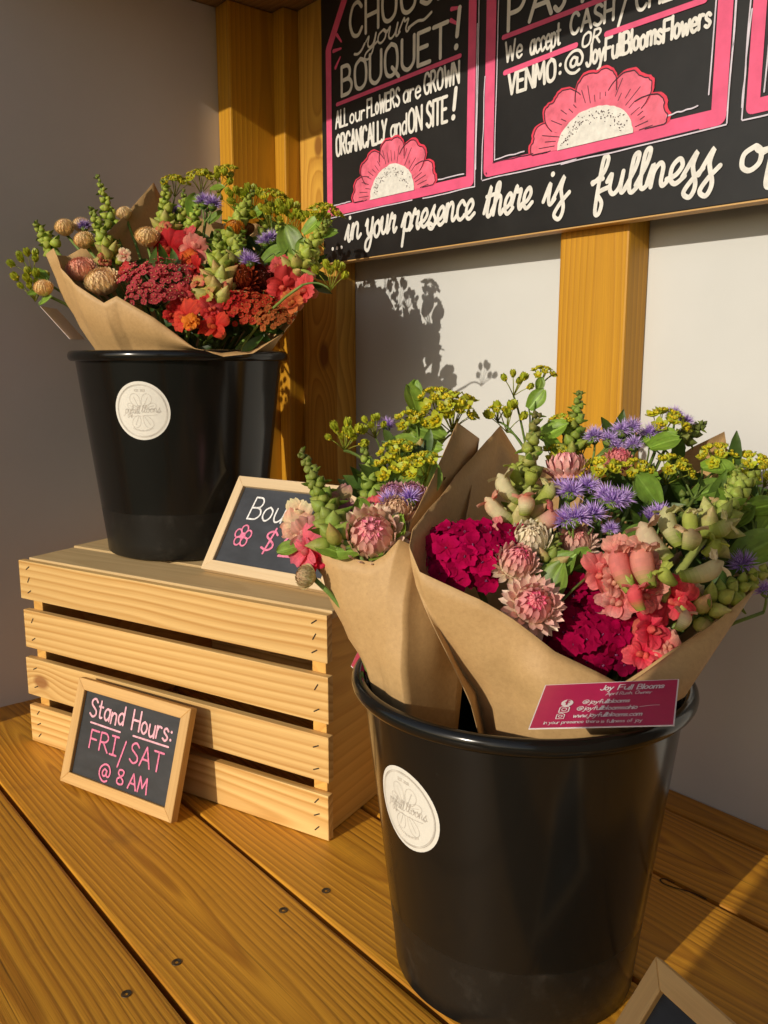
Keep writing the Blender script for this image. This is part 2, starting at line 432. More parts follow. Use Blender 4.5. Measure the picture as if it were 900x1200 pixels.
# print hand: "w|stroke|stroke", "~" = smooth, "." = dot
PR = {
 'A': '70|0,0 35,100 70,0|14,36 57,36', 'B': '56|0,0 0,100|~0,100 34,98 48,78 38,56 2,52|~2,52 42,50 58,27 42,3 0,0', 'C': '62|~60,82 42,100 16,92 2,50 16,9 42,0 62,18',
 'E': '54|54,100 0,100 0,0 56,0|0,52 44,52', 'F': '52|54,100 0,100 0,0|0,52 42,52', 'G': '64|~62,82 42,100 16,92 2,50 16,9 44,0 62,18 63,44|63,44 38,44',
 'H': '60|0,0 0,100|60,0 60,100|0,50 60,50', 'I': '4|2,0 2,100', '1': '44|0,0 44,0|0,100 44,100|22,0 22,100', 'K': '56|0,0 0,100|54,100 2,42|14,56 56,0', 'L': '48|0,100 0,0 48,0',
 'M': '78|0,0 8,100 38,30 68,100 78,0', 'N': '60|0,0 0,100 60,0 60,100', 'O': '68|~34,100 8,84 2,50 10,12 34,0 60,14 66,50 58,86 34,100', 'P': '54|0,0 0,100|~0,100 38,99 54,75 38,48 0,46',
 'Q': '70|~34,100 8,84 2,50 10,12 34,0 60,14 66,50 58,86 34,100|38,26 72,-10', 'R': '58|0,0 0,100|~0,100 36,99 52,76 36,52 0,48|22,48 58,0', 'S': '56|~55,84 34,100 10,90 8,68 30,52 52,36 54,14 30,0 3,14',
 'T': '64|0,100 64,100|32,100 32,0', 'U': '60|~0,100 0,60 3,18 30,0 57,18 60,60 60,100', 'V': '60|0,100 30,0 60,100', 'W': '84|0,100 20,0 42,72 64,0 84,100', 'Y': '60|0,100 30,48|~60,100 30,48 22,14 6,0 -6,12',
 'J': '46|~46,100 46,40 38,8 18,0 2,16', '!': '14|8,100 6,32|.6,4', ':': '10|.5,52|.5,12', '/': '46|0,-8 46,108', '.': '8|.4,2',
 '@': '92|~60,60 42,68 28,48 34,28 52,30 62,60|~62,60 62,32 80,30 88,60 70,92 38,96 8,70 4,34 24,4 52,-6 74,4', '$': '54|~52,80 34,94 10,86 8,68 30,52 50,36 50,18 30,6 3,16|34,108 22,-10',
 '2': '54|~4,76 20,98 44,92 48,68 26,34 0,2|0,2 56,6', '0': '58|~30,100 8,84 2,46 12,10 30,0 50,12 56,50 48,88 30,100', '8': '52|~26,52 6,70 10,94 28,100 46,92 44,70 26,52 4,32 6,8 26,0 50,10 48,34 26,52',
 'a': '46|~44,50 26,62 5,46 4,16 22,0 42,16|46,62 45,0', 'b': '46|0,100 0,0|~0,34 20,60 42,50 46,26 36,4 14,0 0,16', 'c': '44|~44,50 28,61 6,48 4,18 24,0 46,12', 'd': '46|~44,50 26,62 5,46 4,16 22,0 42,16|46,100 45,0', 'e': '46|~4,32 44,34 40,54 22,62 4,44 4,16 22,0 46,10',
 'h': '42|0,100 0,0|~0,36 18,60 38,54 42,30 42,0', 'i': '4|2,60 2,0|.2,84', 'j': '20|~18,60 18,0 12,-30 -4,-28|.18,84', 'k': '40|0,100 0,0|38,60 2,26|12,34 40,0', 'l': '5|2,100 2,0', 'm': '70|0,60 0,0|~0,36 16,60 34,52 35,0|~35,36 52,60 68,52 70,0',
 'n': '42|0,60 0,0|~0,36 18,60 38,54 42,30 42,0', 'o': '46|~23,62 5,48 3,18 23,0 43,16 43,46 23,62', 'p': '46|0,60 0,-40|~0,34 20,60 42,50 46,26 36,4 14,0 0,14', 'q': '46|~44,50 26,62 5,46 4,16 22,0 42,16|46,62 46,-38', 'r': '34|0,60 0,0|~0,34 14,58 34,56',
 's': '40|~38,50 22,61 6,52 10,38 30,26 38,14 22,0 2,8', 't': '36|~14,92 14,30 20,4 36,6|0,62 34,62', 'u': '44|~0,60 2,18 18,0 38,12 44,30|44,60 44,0', 'w': '62|0,60 16,0 31,46 46,0 62,60', 'y': '46|0,60 22,6|~46,60 22,6 8,-30 -6,-34', 'f': '36|~38,92 24,100 14,84 14,0|0,56 34,56',
}
# brush script: one running stroke per letter, from an entry at the left to an exit at the right
SCR = {
 'i': '30|~-4,12 14,62 13,20 20,0 34,14|.18,88', 'n': '52|~-4,14 8,62 8,2|~8,4 12,42 26,62 36,50 35,14 42,0 56,14', 'y': '50|~-4,40 8,60 8,22 20,4 36,18 42,62|~42,62 38,-14 22,-52 2,-44 6,-18 34,0 54,16', 'o': '46|~26,62 6,46 6,14 22,0 38,16 38,46 26,62 34,48 52,48',
 'u': '54|~-4,40 8,60 7,18 20,0 36,18 42,62|~42,62 40,16 46,0 58,14', 'r': '44|~-4,16 12,70 18,54 34,58 28,20 36,0 48,14', 'p': '48|~-4,20 14,62 6,-52|~9,0 14,46 30,62 44,44 36,6 18,4|~36,6 42,2 54,14', 'e': '40|~-4,16 20,24 34,46 24,64 7,46 7,14 22,0 44,16', 's': '40|~-4,12 26,70 22,48 36,22 24,-4 6,0 8,14 28,6 46,16',
 'S': '40|~-4,10 26,72 20,36 34,-18 24,-48 6,-34 22,-4 48,24', 'c': '40|~38,48 24,62 7,44 7,14 22,0 44,14', 't': '34|~-4,14 20,100 12,20 20,0 38,14|2,68 38,72', 'h': '54|~-4,14 22,66 26,102 12,92 8,2|~8,4 14,44 28,62 38,50 37,14 44,0 58,14', 'f': '38|~-8,36 22,62 32,98 20,108 14,70 10,-40 22,-54 28,-24 12,6 42,18|-10,40 22,46', 'l': '30|~-4,14 20,66 26,104 12,96 9,20 18,0 34,14',
}


def glyphs(table, ch):
    s = table.get(ch)
    if not s: return 30, []
    a = s.split('|'); out = []
    for q in a[1:]:
        if q[0] == '.': out.append(('.', [tuple(float(v) for v in q[1:].split(','))]))
        else:
            sm = q[0] == '~'; out.append(('~' if sm else '-', [tuple(float(v) for v in t.split(',')) for t in q.lstrip('~').split()]))
    return float(a[0]), out


def write(mb, text, x0, x1, y, cap, wd, fn, table=PR, gap=18, slant=0., bounce=0., space=34, rise=0., seed=1, mi=0, lift=.0004):
    """Hand lettering fitted between x0 and x1 on the baseline y."""
    rnd = random.Random(seed); x = 0.; items = []
    for ch in text:
        if ch == ' ': x += space; continue
        gw, st = glyphs(table, ch); items.append((x, gw, st)); x += gw + gap
    tot = max(x - gap, 1); sx = (x1 - x0) / tot; sy = cap / 100.
    for gx, gw, st in items:
        dy = rnd.uniform(-bounce, bounce) * cap; rs = 1 + rnd.uniform(-bounce, bounce)
        for kind, pts in st:
            q = []
            for px, py in pts:
                X = x0 + (gx + px) * sx + slant * py * sy; Y = y + py * sy * rs + dy + rise * (gx + px) / tot; q.append((X, Y))
            if kind == '.': blob(mb, q[0][0], q[0][1], wd * .62, fn, mi=mi, lift=lift)
            else: stroke(mb, q, wd, fn, smooth=kind == '~', mi=mi, lift=lift)


# ------------------------------------------------------------------ timber pieces


def plank(name, size, mat, parent=None, loc=(0, 0, 0), rot=None, bevel=.002, warp=0., seg=1):
    """A sawn board whose local X is its length, Y its width, Z its thickness."""
    L, W, T = size; me = bpy.data.meshes.new(name); bm = bmesh.new()
    bmesh.ops.create_cube(bm, size=1.0)
    for v in bm.verts: v.co = Vector((v.co.x * L, v.co.y * W, v.co.z * T))
    if bevel: bmesh.ops.bevel(bm, geom=list(bm.edges), offset=bevel, segments=2, profile=.6, affect='EDGES')
    bm.to_mesh(me); bm.free()
    for p in me.polygons: p.use_smooth = False
    o = bpy.data.objects.new(name, me); COL.objects.link(o); me.materials.append(mat)
    if parent: o.parent = parent
    if rot is None: o.location = loc
    else: o.matrix_local = Matrix.Translation(loc) @ rot.to_4x4()
    return o


UPRIGHT = Matrix(((0, 1, 0), (0, 0, 1), (1, 0, 0)))        # length up, width along X, thickness along Y
UPRIGHT_SIDE = Matrix(((0, 0, 1), (0, 1, 0), (1, 0, 0)))   # length up, width along Y, thickness along X (mirrored)
UPRIGHT_SIDE = Matrix(((0, 0, -1), (0, 1, 0), (1, 0, 0)))
FACING = Matrix(((1, 0, 0), (0, 0, -1), (0, 1, 0)))        # length along X, width up, thickness along Y

# ------------------------------------------------------------------ setting
WALL_Y, WALL_X, STUD_Y = .825, -1.21, .787
gm = MB(); S = 600.
gm.add([(-S, -S, -.78), (S, -S, -.78), (S, S, -.78), (-S, S, -.78)], [(0, 1, 2, 3)])
tag(gm.build('ground', M['grass'], smooth=False), kind='structure')

deck = empty('deck', (-.1, .3, 0)); tag(deck, kind='structure')
rows = [(-.190, -.048), (-.043, .099), (.104, .2425), (.2475, .3862), (.3912, .5298), (.5345, .6680), (.6725, .7815), (.7850, .8245)]
for i, (y0, y1) in enumerate(rows):
    o = plank('board', (2.4, y1 - y0, .028), M['deck'], deck, (-.1 + (.03 * i), (y0 + y1) / 2 - .3, -.014), bevel=.003)
    if i == 5:   # a crack curling off a knot at this board's edge
        kb = MB(); ax, ay = -.3669, .6624
        ribbon(kb, catmull([(.02, .0055), (.006, .0045), (-.014, -.003), (-.0225, -.001), (-.021, .004), (-.012, .0052)]), .0014,
               lambda x, y, l: Vector((ax + .05 + x, ay - (y0 + y1) / 2 + y, .0142 + l)))
        kb.build('knot_crack', M['dark'], o)
    if 2 <= i <= 5:
        spots = {2: [(-.57, .2203)], 3: [(-.5774, .2658), (-.5779, .3681)], 4: [(-.5767, .4137)], 5: [(-.575, .56)]}[i]
        for sx, sy in spots:
            sb = MB(); T = Matrix.Translation((sx + .2 - .03 * i, sy - (y0 + y1) / 2, .0143))
            sb.lathe([(.0042, .0000), (.0040, .0003), (.0034, .0002), (.0030, -.0002), (.0012, -.0003), (.0001, -.0003)], 14, T)
            sc = sb.build('screw', M['steel'], o); sc.location.x -= 0.0
joist = MB()
for x in (-1.1, -.58, -.06, .46, .98): joist.box((x - .019, -.17, -.125), (x + .019, .82, -.0295))
joist.box((-1.3, -.17, -.14), (1.05, .82, -.127))  # near-black sheet added under the joists to keep the board gaps dark
jo = joist.build('joist_shade_frame', M['dark'], deck, smooth=False); jo.location = (.1, -.3, 0)

bw = MB(); bw.box((-1.25, WALL_Y, -.3), (1.1, WALL_Y + .02, .99)); tag(bw.build('back_wall', M['wall'], smooth=False),
    'white painted panel wall behind the studs and the black sign', 'wall')
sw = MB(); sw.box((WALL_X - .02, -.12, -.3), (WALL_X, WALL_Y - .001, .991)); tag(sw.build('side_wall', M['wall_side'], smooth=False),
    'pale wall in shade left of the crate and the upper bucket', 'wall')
sw = MB(); sw.box((.125, .02, -.3), (.145, WALL_Y - .001, .991)); tag(sw.build('side_wall', M['wall_side'], smooth=False),  # unseen wall, added to keep skylight off from the right
    'pale wall added at the right end of the stand, out of view, to block skylight', 'wall')
roof = empty('roof', (-.1, .55, .992)); tag(roof, 'wooden roof over the flower stand, in the top left corner', 'roof')
plank('roof_board', (2.5, .56, .03), M['rough_beam'], roof, (0, .035, .0155))


def stud(x0, x1, y0, y1, z1, mat, label, side=False, name='wall_stud', z0=.0005, group='timber studs of the stand'):
    L = z1 - z0
    o = plank(name, (L, (y1 - y0) if side else (x1 - x0), (x1 - x0) if side else (y1 - y0)), mat, None, ((x0 + x1) / 2, (y0 + y1) / 2, (z0 + z1) / 2),
              UPRIGHT_SIDE if side else UPRIGHT, bevel=.0025)
    return tag(o, label, 'stud' if name == 'wall_stud' else 'post', group)


stud(-.6335, -.5435, STUD_Y, WALL_Y - .0005, .991, M['stud'], "orange timber stud under the middle of the black sign, behind the front bouquets")
stud(-1.141, -1.0515, STUD_Y, WALL_Y - .0005, .991, M['stud_knotty'], "knotty timber stud half covered by the sign's left end")
stud(-1.172, -1.1425, .762, WALL_Y - .0005, .991, M['stud'], 'narrow timber stud squeezed into the corner between two wider ones', side=True)
stud(WALL_X + .0005, -1.1725, .687, .7745, .991, M['stud'], 'timber stud fixed flat to the shaded side wall, leftmost of all', side=True)
stud(WALL_X - .0, -1.1125, -.11, -.02, 1.25, M['stud'], 'timber post at the open front end of the side wall', name='shade_post', group='front posts of the stand')
stud(-.1615, -.055, -.48, -.39, 1.1, M['stud'], 'unseen post added in front of the stand to shade the deck corner, in place of a person', name='shade_post', z0=-.78, group='front posts of the stand')  # added shadow caster, stands in for the person holding the camera

# ------------------------------------------------------------------ painted sign
SX0, SX1, SZ0, SZ1, SY = -1.0565, -.075, .6187, .985, .768
sign = empty('painted_sign', (SX0, STUD_Y, SZ0))
tag(sign, 'long black painted sign with pink arched frames and white hand lettering on the studs', 'sign')
pb = plank('panel', (SX1 - SX0, SZ1 - SZ0, STUD_Y - SY - .001), M['board_black'], sign, ((SX1 - SX0) / 2, -(STUD_Y - SY) / 2, (SZ1 - SZ0) / 2), FACING, bevel=.0008)
eb = MB(); eb.box((.0005, -.0185, -.0016), (SX1 - SX0 - .0005, -.001, -.0002)); eb.build('raw_edge', M['frame'], sign, smooth=False)


def sfn(x, y, l): return Vector((x - SX0, SY - STUD_Y - l, y - SZ0))


def sign_text(items, mat, name='lettering'):
    mb = MB()
    for a, kw in items: write(mb, *a, sfn, **kw)
    return mb.build(name, mat, sign, smooth=False)


def border(pts, wd):
    mb = MB(); stroke(mb, pts, wd, sfn, smooth=False, lift=.0003); mb.build('pink_frame', M['paint_pink'], sign, smooth=False)


def thin(lines, wd=.0014, mat='paint_violet'):
    mb = MB(); r = random.Random(len(lines))
    for a, b in lines:
        q = [(a[0] + (b[0] - a[0]) * t / 6 + r.uniform(-.0005, .0005), a[1] + (b[1] - a[1]) * t / 6 + r.uniform(-.0005, .0005)) for t in range(7)]
        stroke(mb, q, wd, sfn, lift=.0007)
    mb.build('thin_line', M[mat], sign, smooth=False)


AT = .978
border([(-1.0385, .906), (-1.0385, .6890), (-.7572, .6890), (-.7572, .906), (-.808, AT), (-.988, AT), (-1.0385, .906)], .0127)
border([(-.7275, .906), (-.7275, .6965), (-.4408, .6965), (-.4408, .906), (-.488, AT), (-.678, AT), (-.7275, .906)], .0150)
border([(-.4085, .906), (-.4085, .6985), (-.125, .6985), (-.125, .906), (-.172, AT), (-.358, AT), (-.4085, .906)], .0125)
thin([((-.812, .6985), (-.767, .6985)), ((-1.03, .6965), (-.99, .6970)), ((-1.035, .6805), (-.860, .6810)), ((-.84, .6800), (-.748, .6815)), ((-.7485, .682), (-.7485, .86)), ((-.747, .70), (-.7465, .90))])
thin([((-.7375, .688), (-.735, .80)), ((-.7175, .706), (-.7155, .90)), ((-.7155, .7065), (-.672, .7075)), ((-.494, .7085), (-.462, .7100)), ((-.4515, .718), (-.4480, .90)),
      ((-.7365, .6865), (-.60, .6865)), ((-.62, .6850), (-.432, .6880)), ((-.4315, .689), (-.4305, .90)), ((-.4325, .70), (-.4270, .90))])
thin([((-.4175, .690), (-.4165, .90)), ((-.3985, .708), (-.396, .90)), ((-.417, .689), (-.30, .689)), ((-.4185, .70), (-.4155, .78))])
thin([((-.73, .694), (-.73, .6925)), ((-.72, .7035), (-.66, .7030)), ((-.66, .6875), (-.46, .6895))], .0010, 'paint_line')
sign_text([(('CHOOSE', -.9889, -.792, .9065, .040, .0051), dict(seed=2, bounce=.02))], M['paint_grey'])
sign_text([(('your', -.955, -.868, .8850, .0240, .0028), dict(table=SCR, gap=2, slant=.25))], M['paint_grey'])
mb = MB(); stroke(mb, [(-.979, .8855), (-.972, .8840), (-.964, .8865), (-.957, .8930)], .0034, sfn); stroke(mb, [(-.869, .8885), (-.852, .8915), (-.840, .8900), (-.827, .8945)], .0034, sfn)
mb.build('flourish', M['paint_grey'], sign, smooth=False)
sign_text([(('BOUQUET', -1.008, -.798, .8395, .0375, .0051), dict(seed=4, bounce=.02)), (('!', -.786, -.780, .8425, .043, .0061), dict(slant=.1))], M['paint_grey'])
sign_text([(('ALL', -1.0222, -.996, .7995, .0215, .0033), {}), (('our', -.990, -.958, .7995, .0185, .0028), {}), (('FLoWERS', -.952, -.886, .8005, .0215, .0033), dict(seed=3, bounce=.04)),
           (('are', -.878, -.846, .8020, .0220, .0030), {}), (('GROWN', -.839, -.778, .8035, .0235, .0034), {})], M['paint_white'])
sign_text([(('ORGANICALLY', -1.0220, -.912, .7630, .0265, .0041), dict(bounce=.03, gap=15)), (('and', -.903, -.872, .7645, .0235, .0033), {}), (('ON', -.868, -.843, .7640, .0275, .0039), {}),
           (('SITE', -.834, -.798, .7640, .0285, .0041), {}), (('!', -.789, -.784, .7650, .0330, .0057), dict(slant=.1))], M['paint_white'])
sign_text([(('PAYMENT', -.701, -.468, .8405, .036, .0049), dict(bounce=.02))], M['paint_grey'])
sign_text([(('We', -.704, -.680, .8075, .0205, .0028), {}), (('accept', -.668, -.627, .8060, .0230, .0028), dict(gap=14)), (('CASH', -.614, -.561, .8120, .0195, .0033), dict(bounce=.02)), (('/', -.5545, -.5440, .8065, .0270, .0033), {}), (('CHECK', -.535, -.466, .8120, .0200, .0033), dict(bounce=.02))], M['paint_white'])
sign_text([(('OR', -.599, -.5765, .7955, .0130, .0025), dict(slant=.2))], M['paint_white'])
sign_text([(('VENMO', -.6985, -.632, .7725, .0215, .0039), {}), ((':', -.6275, -.624, .7755, .0200, .0033), {}), (('@', -.6195, -.596, .7745, .0210, .0030), {}),
           (('JoyFullBloomsFlowers', -.592, -.4545, .7765, .0195, .0033), dict(bounce=.04, gap=15))], M['paint_white'])
mb = MB()
for a, b, wd in (((-1.019, .8304), (-.7763, .8327), .0052), ((-.708, .8345), (-.466, .8350), .0052), ((-.7045, .7968), (-.606, .8000), .0056), ((-.5683, .8005), (-.4615, .8008), .0056)):
    stroke(mb, [a, b], wd, sfn)
mb.build('underline', M['paint_pink'], sign, smooth=False)
mb = MB()
for a, b in (((-1.018, .920), (-1.008, .909)), ((-1.0265, .9015), (-1.009, .9005)), ((-1.022, .879), (-1.011, .890)), ((-.792, .888), (-.776, .8855)), ((-.790, .900), (-.779, .910)), ((-.793, .876), (-.780, .868))):
    stroke(mb, [a, ((a[0] + b[0]) / 2, (a[1] + b[1]) / 2), b], .0052, sfn, taper=.5)
mb.build('accent_mark', M['paint_pink'], sign, smooth=False)
mb = MB()
for i in range(3): blob(mb, -1.0325 + i * .0105, .6372, .0026, sfn)
mb.build('ellipsis', M['paint_white'], sign, smooth=False)
for t, a, b, k in (('in', -1.002, -.969, 1), ('your', -.956, -.893, 2), ('presence', -.880, -.7505, 3), ('there', -.732, -.661, 4), ('iS', -.642, -.612, 5), ('fullneSS', -.576, -.440, 6), ('of', -.418, -.376, 7)):
    sign_text([((t, a, b, .6452, .0345 if k < 6 else .0335, .0047), dict(table=SCR, gap=2, slant=.12, bounce=.05, seed=k))], M['paint_white'])


def sign_flower(cx, cy, rx, ry, ox, oy, seed):
    r = random.Random(seed)
    f = MB(); red = MB(); ln = MB()
    for a0 in (14, 50, 90, 130, 166):
        pts = []
        a = rad(a0); half = rad(24.5 if a0 in (50, 90, 130) else 23)
        for k in range(25):
            t = -1 + 2 * k / 24; aa = a + half * t
            lob = (1 - abs(t) ** 3 * .30) * (1 - .045 * math.exp(-(t * 5) ** 2)) + r.uniform(-.008, .008)
            aa2 = min(max(aa, .02), PI - .02)
            pts.append((cx + ox * lob * math.cos(aa2), cy + oy * lob * math.sin(aa2)))
        _unused = [(cx + rx * .9 * math.cos(min(max(a + half * .7 * t, .02), PI - .02)), cy + ry * .9 * math.sin(min(max(a + half * .7 * t, .02), PI - .02))) for t in (1, .5, 0, -.5, -1)]
        lift = .0005 + {14: 0, 166: 1, 50: 2, 130: 3, 90: 4}[a0] * .00013
        big = [((x - cx) * 1.045 + cx, (y - cy) * 1.045 + cy) for x, y in pts]
        for mb_, q, dl in ((red, big, 0.), (f, pts, .00006)):
            vs = []
            for k, (x, y) in enumerate(q):
                aa = min(max(a + half * (-1 + 2 * k / 24) * .92, .02), PI - .02)
                vs += [sfn(x, y, lift + dl), sfn(cx + rx * .85 * math.cos(aa), cy + ry * .85 * math.sin(aa), lift + dl)]
            mb_.add(vs, [(2 * k, 2 * k + 1, 2 * k + 3, 2 * k + 2) for k in range(24)])
        stroke(ln, pts, .0011, sfn, lift=lift + .0001)
        for t in (-.55, -.28, 0, .28, .55):
            b0 = r.uniform(.34, .46); b1 = r.uniform(.62, .82); aa = min(max(a + half * t, .03), PI - .03)
            stroke(ln, [(cx + ox * (1 - b0) * math.cos(aa), cy + oy * (1 - b0) * math.sin(aa)), (cx + ox * b1 * 1.05 * math.cos(aa + .02), cy + oy * b1 * 1.05 * math.sin(aa + .02))], .0009, sfn, lift=lift + .0001)
    red.build('petal_edge', M['paint_red'], sign, smooth=False); f.build('petals', M['paint_coral'], sign, smooth=False)
    ln.build('petal_line', M['paint_line'], sign, smooth=False)
    c = MB(); n = 30
    c.add([sfn(cx + rx * (1 + r.uniform(-.02, .02)) * math.cos(PI * k / n), cy + ry * (1 + r.uniform(-.02, .02)) * math.sin(PI * k / n) - (0 if 0 < k < n else 0), .0014) for k in range(n + 1)], [tuple(range(n + 1))])
    c.build('flower_eye', M['paint_white'], sign, smooth=False)
    d = MB()
    for k in range(110):
        t = rad(r.uniform(8, 172)); q = min(.95, max(.55, r.gauss(.76, .09)))
        blob(d, cx + rx * q * math.cos(t), cy + ry * q * math.sin(t), r.uniform(.0004, .0008), sfn, lift=.0017, n=6)
    d.build('eye_dots', M['paint_line'], sign, smooth=False)


sign_flower(-.9005, .6930, .0450, .0385, .0850, .0715, 3)
sign_flower(-.5785, .7000, .0475, .0345, .0870, .0695, 9)

# ------------------------------------------------------------------ crate
CA = Vector((-1.0711, .3118, 0)); CU = Vector((.9437, .3308, 0)); CANG = math.atan2(.3308, .9437); CL, CD, CH = .457, .318, .238
crate = empty('wooden_crate', CA, (0, 0, CANG))
tag(crate, 'slatted pale pine crate turned upside down on the deck under the upper bucket', 'crate')
slat_h = .0485; gaps = (.2385 - .003 - 4 * slat_h) / 3
for side in (0, 1):
    for k in range(4):
        z = .001 + slat_h / 2 + k * (slat_h + gaps)
        y = .0045 if side == 0 else CD - .0045
        sl = plank('slat', (CL + (.002 if k % 2 else 0), slat_h, .0088), M['crate_knot'] if (k == 1 and side == 0) else M['crate'], crate, (CL / 2 + (.0015 if k == 2 else 0), y, z), FACING, bevel=.0009)
        if side == 0:
            for x in (-CL / 2 + .016, CL / 2 - .014):
                for q in ((-.014, .001, .016) if k in (0, 3) else (-.012, .012)):
                    a = random.Random(k * 7 + q).uniform(.4, 1.1); nl = MB()
                    ribbon(nl, [(x - .0035 * math.cos(a), q - .0035 * math.sin(a)), (x + .0035 * math.cos(a), q + .0035 * math.sin(a))], .0013, lambda x, y, l: Vector((x, y, .00445 + l)), lift=.0001)
                    nl.build('staple', M['dark'], sl, smooth=False)
for x in (.018, CL - .0155):
    plank('end_panel', (CD - .0185, CH - .0125, .0165), M['crate_end'], crate, (x, CD / 2, (CH - .012) / 2 + .0008), Matrix(((0, 0, 1), (1, 0, 0), (0, 1, 0))), bevel=.0012)
for (y0, y1, dx) in ((.0095, .076, .004), (.0835, .150, -.004), (.158, .226, .002), (.2335, .3085, -.002)):
    plank('top_board', (CL - .006, y1 - y0, .0082), M['crate_top'], crate, (CL / 2 + dx, (y0 + y1) / 2, CH - .0042 + .001), bevel=.0009)

# ------------------------------------------------------------------ buckets
BH = .245


def bucket(loc, z, rb, rt, h, rim, ang, stick_z, stick_r, label):
    root = empty('flower_bucket', (loc[0], loc[1], z)); tag(root, label, 'bucket', 'black flower buckets')
    b = MB(); prof = [(.001, .004), (rb - .006, .004), (rb - .001, .0015)]
    prof += [(rb + .0005, .003)] + [(rb + (rt - rb) * t / 14, .003 + (h - .008) * t / 14) for t in range(1, 15)]
    b.lathe(prof, 96)
    inner = [(rt - .0022, h - .004)] + [(rb - .0022 + (rt - rb) * t / 8, .006 + (h - .010) * t / 8) for t in range(8, -1, -1)] + [(.001, .006)]
    b.lathe(inner, 96); b.build('body', M['bucket'], root)
    r = MB(); R0 = rt; pr = []
    for k in range(17):
        t = -PI * .5 + 2 * PI * k / 16
        pr.append((R0 + (rim - rt) * .5 - .0005 + ((rim - rt) * .5 + .0015) * math.cos(t), h - .0055 + .0062 * math.sin(t)))
    r.lathe(pr, 96); r.build('rim', M['bucket'], root)
    def fn(x, y, l):
        zz = stick_z + y; R = rb + (rt - rb) * zz / h + l; a = ang + x / R
        return Vector((R * math.cos(a), R * math.sin(a), zz))
    st = MB(); rings = [0.001, .25, .5, .75, .93, 1.]; n = 48; vs = []
    for q in rings:
        for k in range(n): vs.append(fn(stick_r * q * math.cos(2 * PI * k / n), stick_r * q * math.sin(2 * PI * k / n), .0006))
    st.add(vs, [(i * n + k, i * n + (k + 1) % n, (i + 1) * n + (k + 1) % n, (i + 1) * n + k) for i in range(len(rings) - 1) for k in range(n)])
    stick = st.build('sticker', M['sticker'], root)
    k = MB(); s = stick_r

    def arc(r0, wd): ribbon(k, [(r0 * s * math.cos(2 * PI * i / 72), r0 * s * math.sin(2 * PI * i / 72)) for i in range(73)], wd, fn, lift=.0009)
    arc(.895, .0005); arc(.865, .00025)
    th = .00026

    def leafline(cx, cy, a, L, W):
        ca, sa = math.cos(a), math.sin(a); out = []
        for t in range(21):
            u = PI * 2 * t / 20; px = L * (.5 - .5 * math.cos(u)) * 1.; py = W * math.sin(u) * (1 - .25 * math.cos(u))
            out.append((s * (cx + px * ca - py * sa), s * (cy + px * sa + py * ca)))
        ribbon(k, out, th, fn, lift=.0009)
        ribbon(k, catmull([(s * (cx + L * t * ca), s * (cy + L * t * sa)) for t in (.1, .4, .8)]), th, fn, lift=.0009)
    for q in ((-.08, .12, 2.0, .5, .17), (.08, .12, 1.1, .5, .17), (-.12, .06, 2.75, .40, .10), (.12, .08, .30, .44, .10), (-.10, -.16, -2.0, .44, .15), (.08, -.16, -1.0, .48, .15)):
        leafline(*q)
    write(k, 'joyfull', -.66 * s, -.06 * s, -.09 * s, .26 * s, .00036, fn, table=dict(SCR, j=PR['j']), gap=3, slant=.2, lift=.0009)
    write(k, 'blooms', .0 * s, .66 * s, -.05 * s, .24 * s, .00036, fn, table=dict(SCR, b=SCR['l'], m=SCR['n']), gap=3, slant=.2, lift=.0009)
    stroke(k, [(-.45 * s, -.18 * s), (0, -.17 * s), (.55 * s, -.13 * s)], th, fn, lift=.0009)
    write(k, 'EST. 2021'.replace('1', 'I'), -.18 * s, .18 * s, .66 * s, .07 * s, .0003, fn, lift=.0009)
    for i in range(15):      # small curved motto below
        a = -PI / 2 + (i - 7) * .075; R_ = .70 * s
        stroke(k, [(R_ * math.cos(a), R_ * math.sin(a)), (R_ * .93 * math.cos(a + .012), R_ * .93 * math.sin(a + .012))], .0004, fn, lift=.0009)
    k.build('sticker_print', M['sticker_ink'], stick, smooth=False)
    return root


BR = Vector((-.4127, .4824, 0)); BL = Vector((-1.0037, .5054, .2395))
bucket(BR, .0005, .0945, .1215, .242, .1290, rad(-92.1), .1650, .0315, 'black plastic bucket standing on the deck in front, beside the crate')
bucket(BL, .2395, .0985, .1265, .249, .1335, rad(-49.3), .1815, .0335, 'black plastic bucket standing on top of the crate')

# ------------------------------------------------------------------ chalkboards


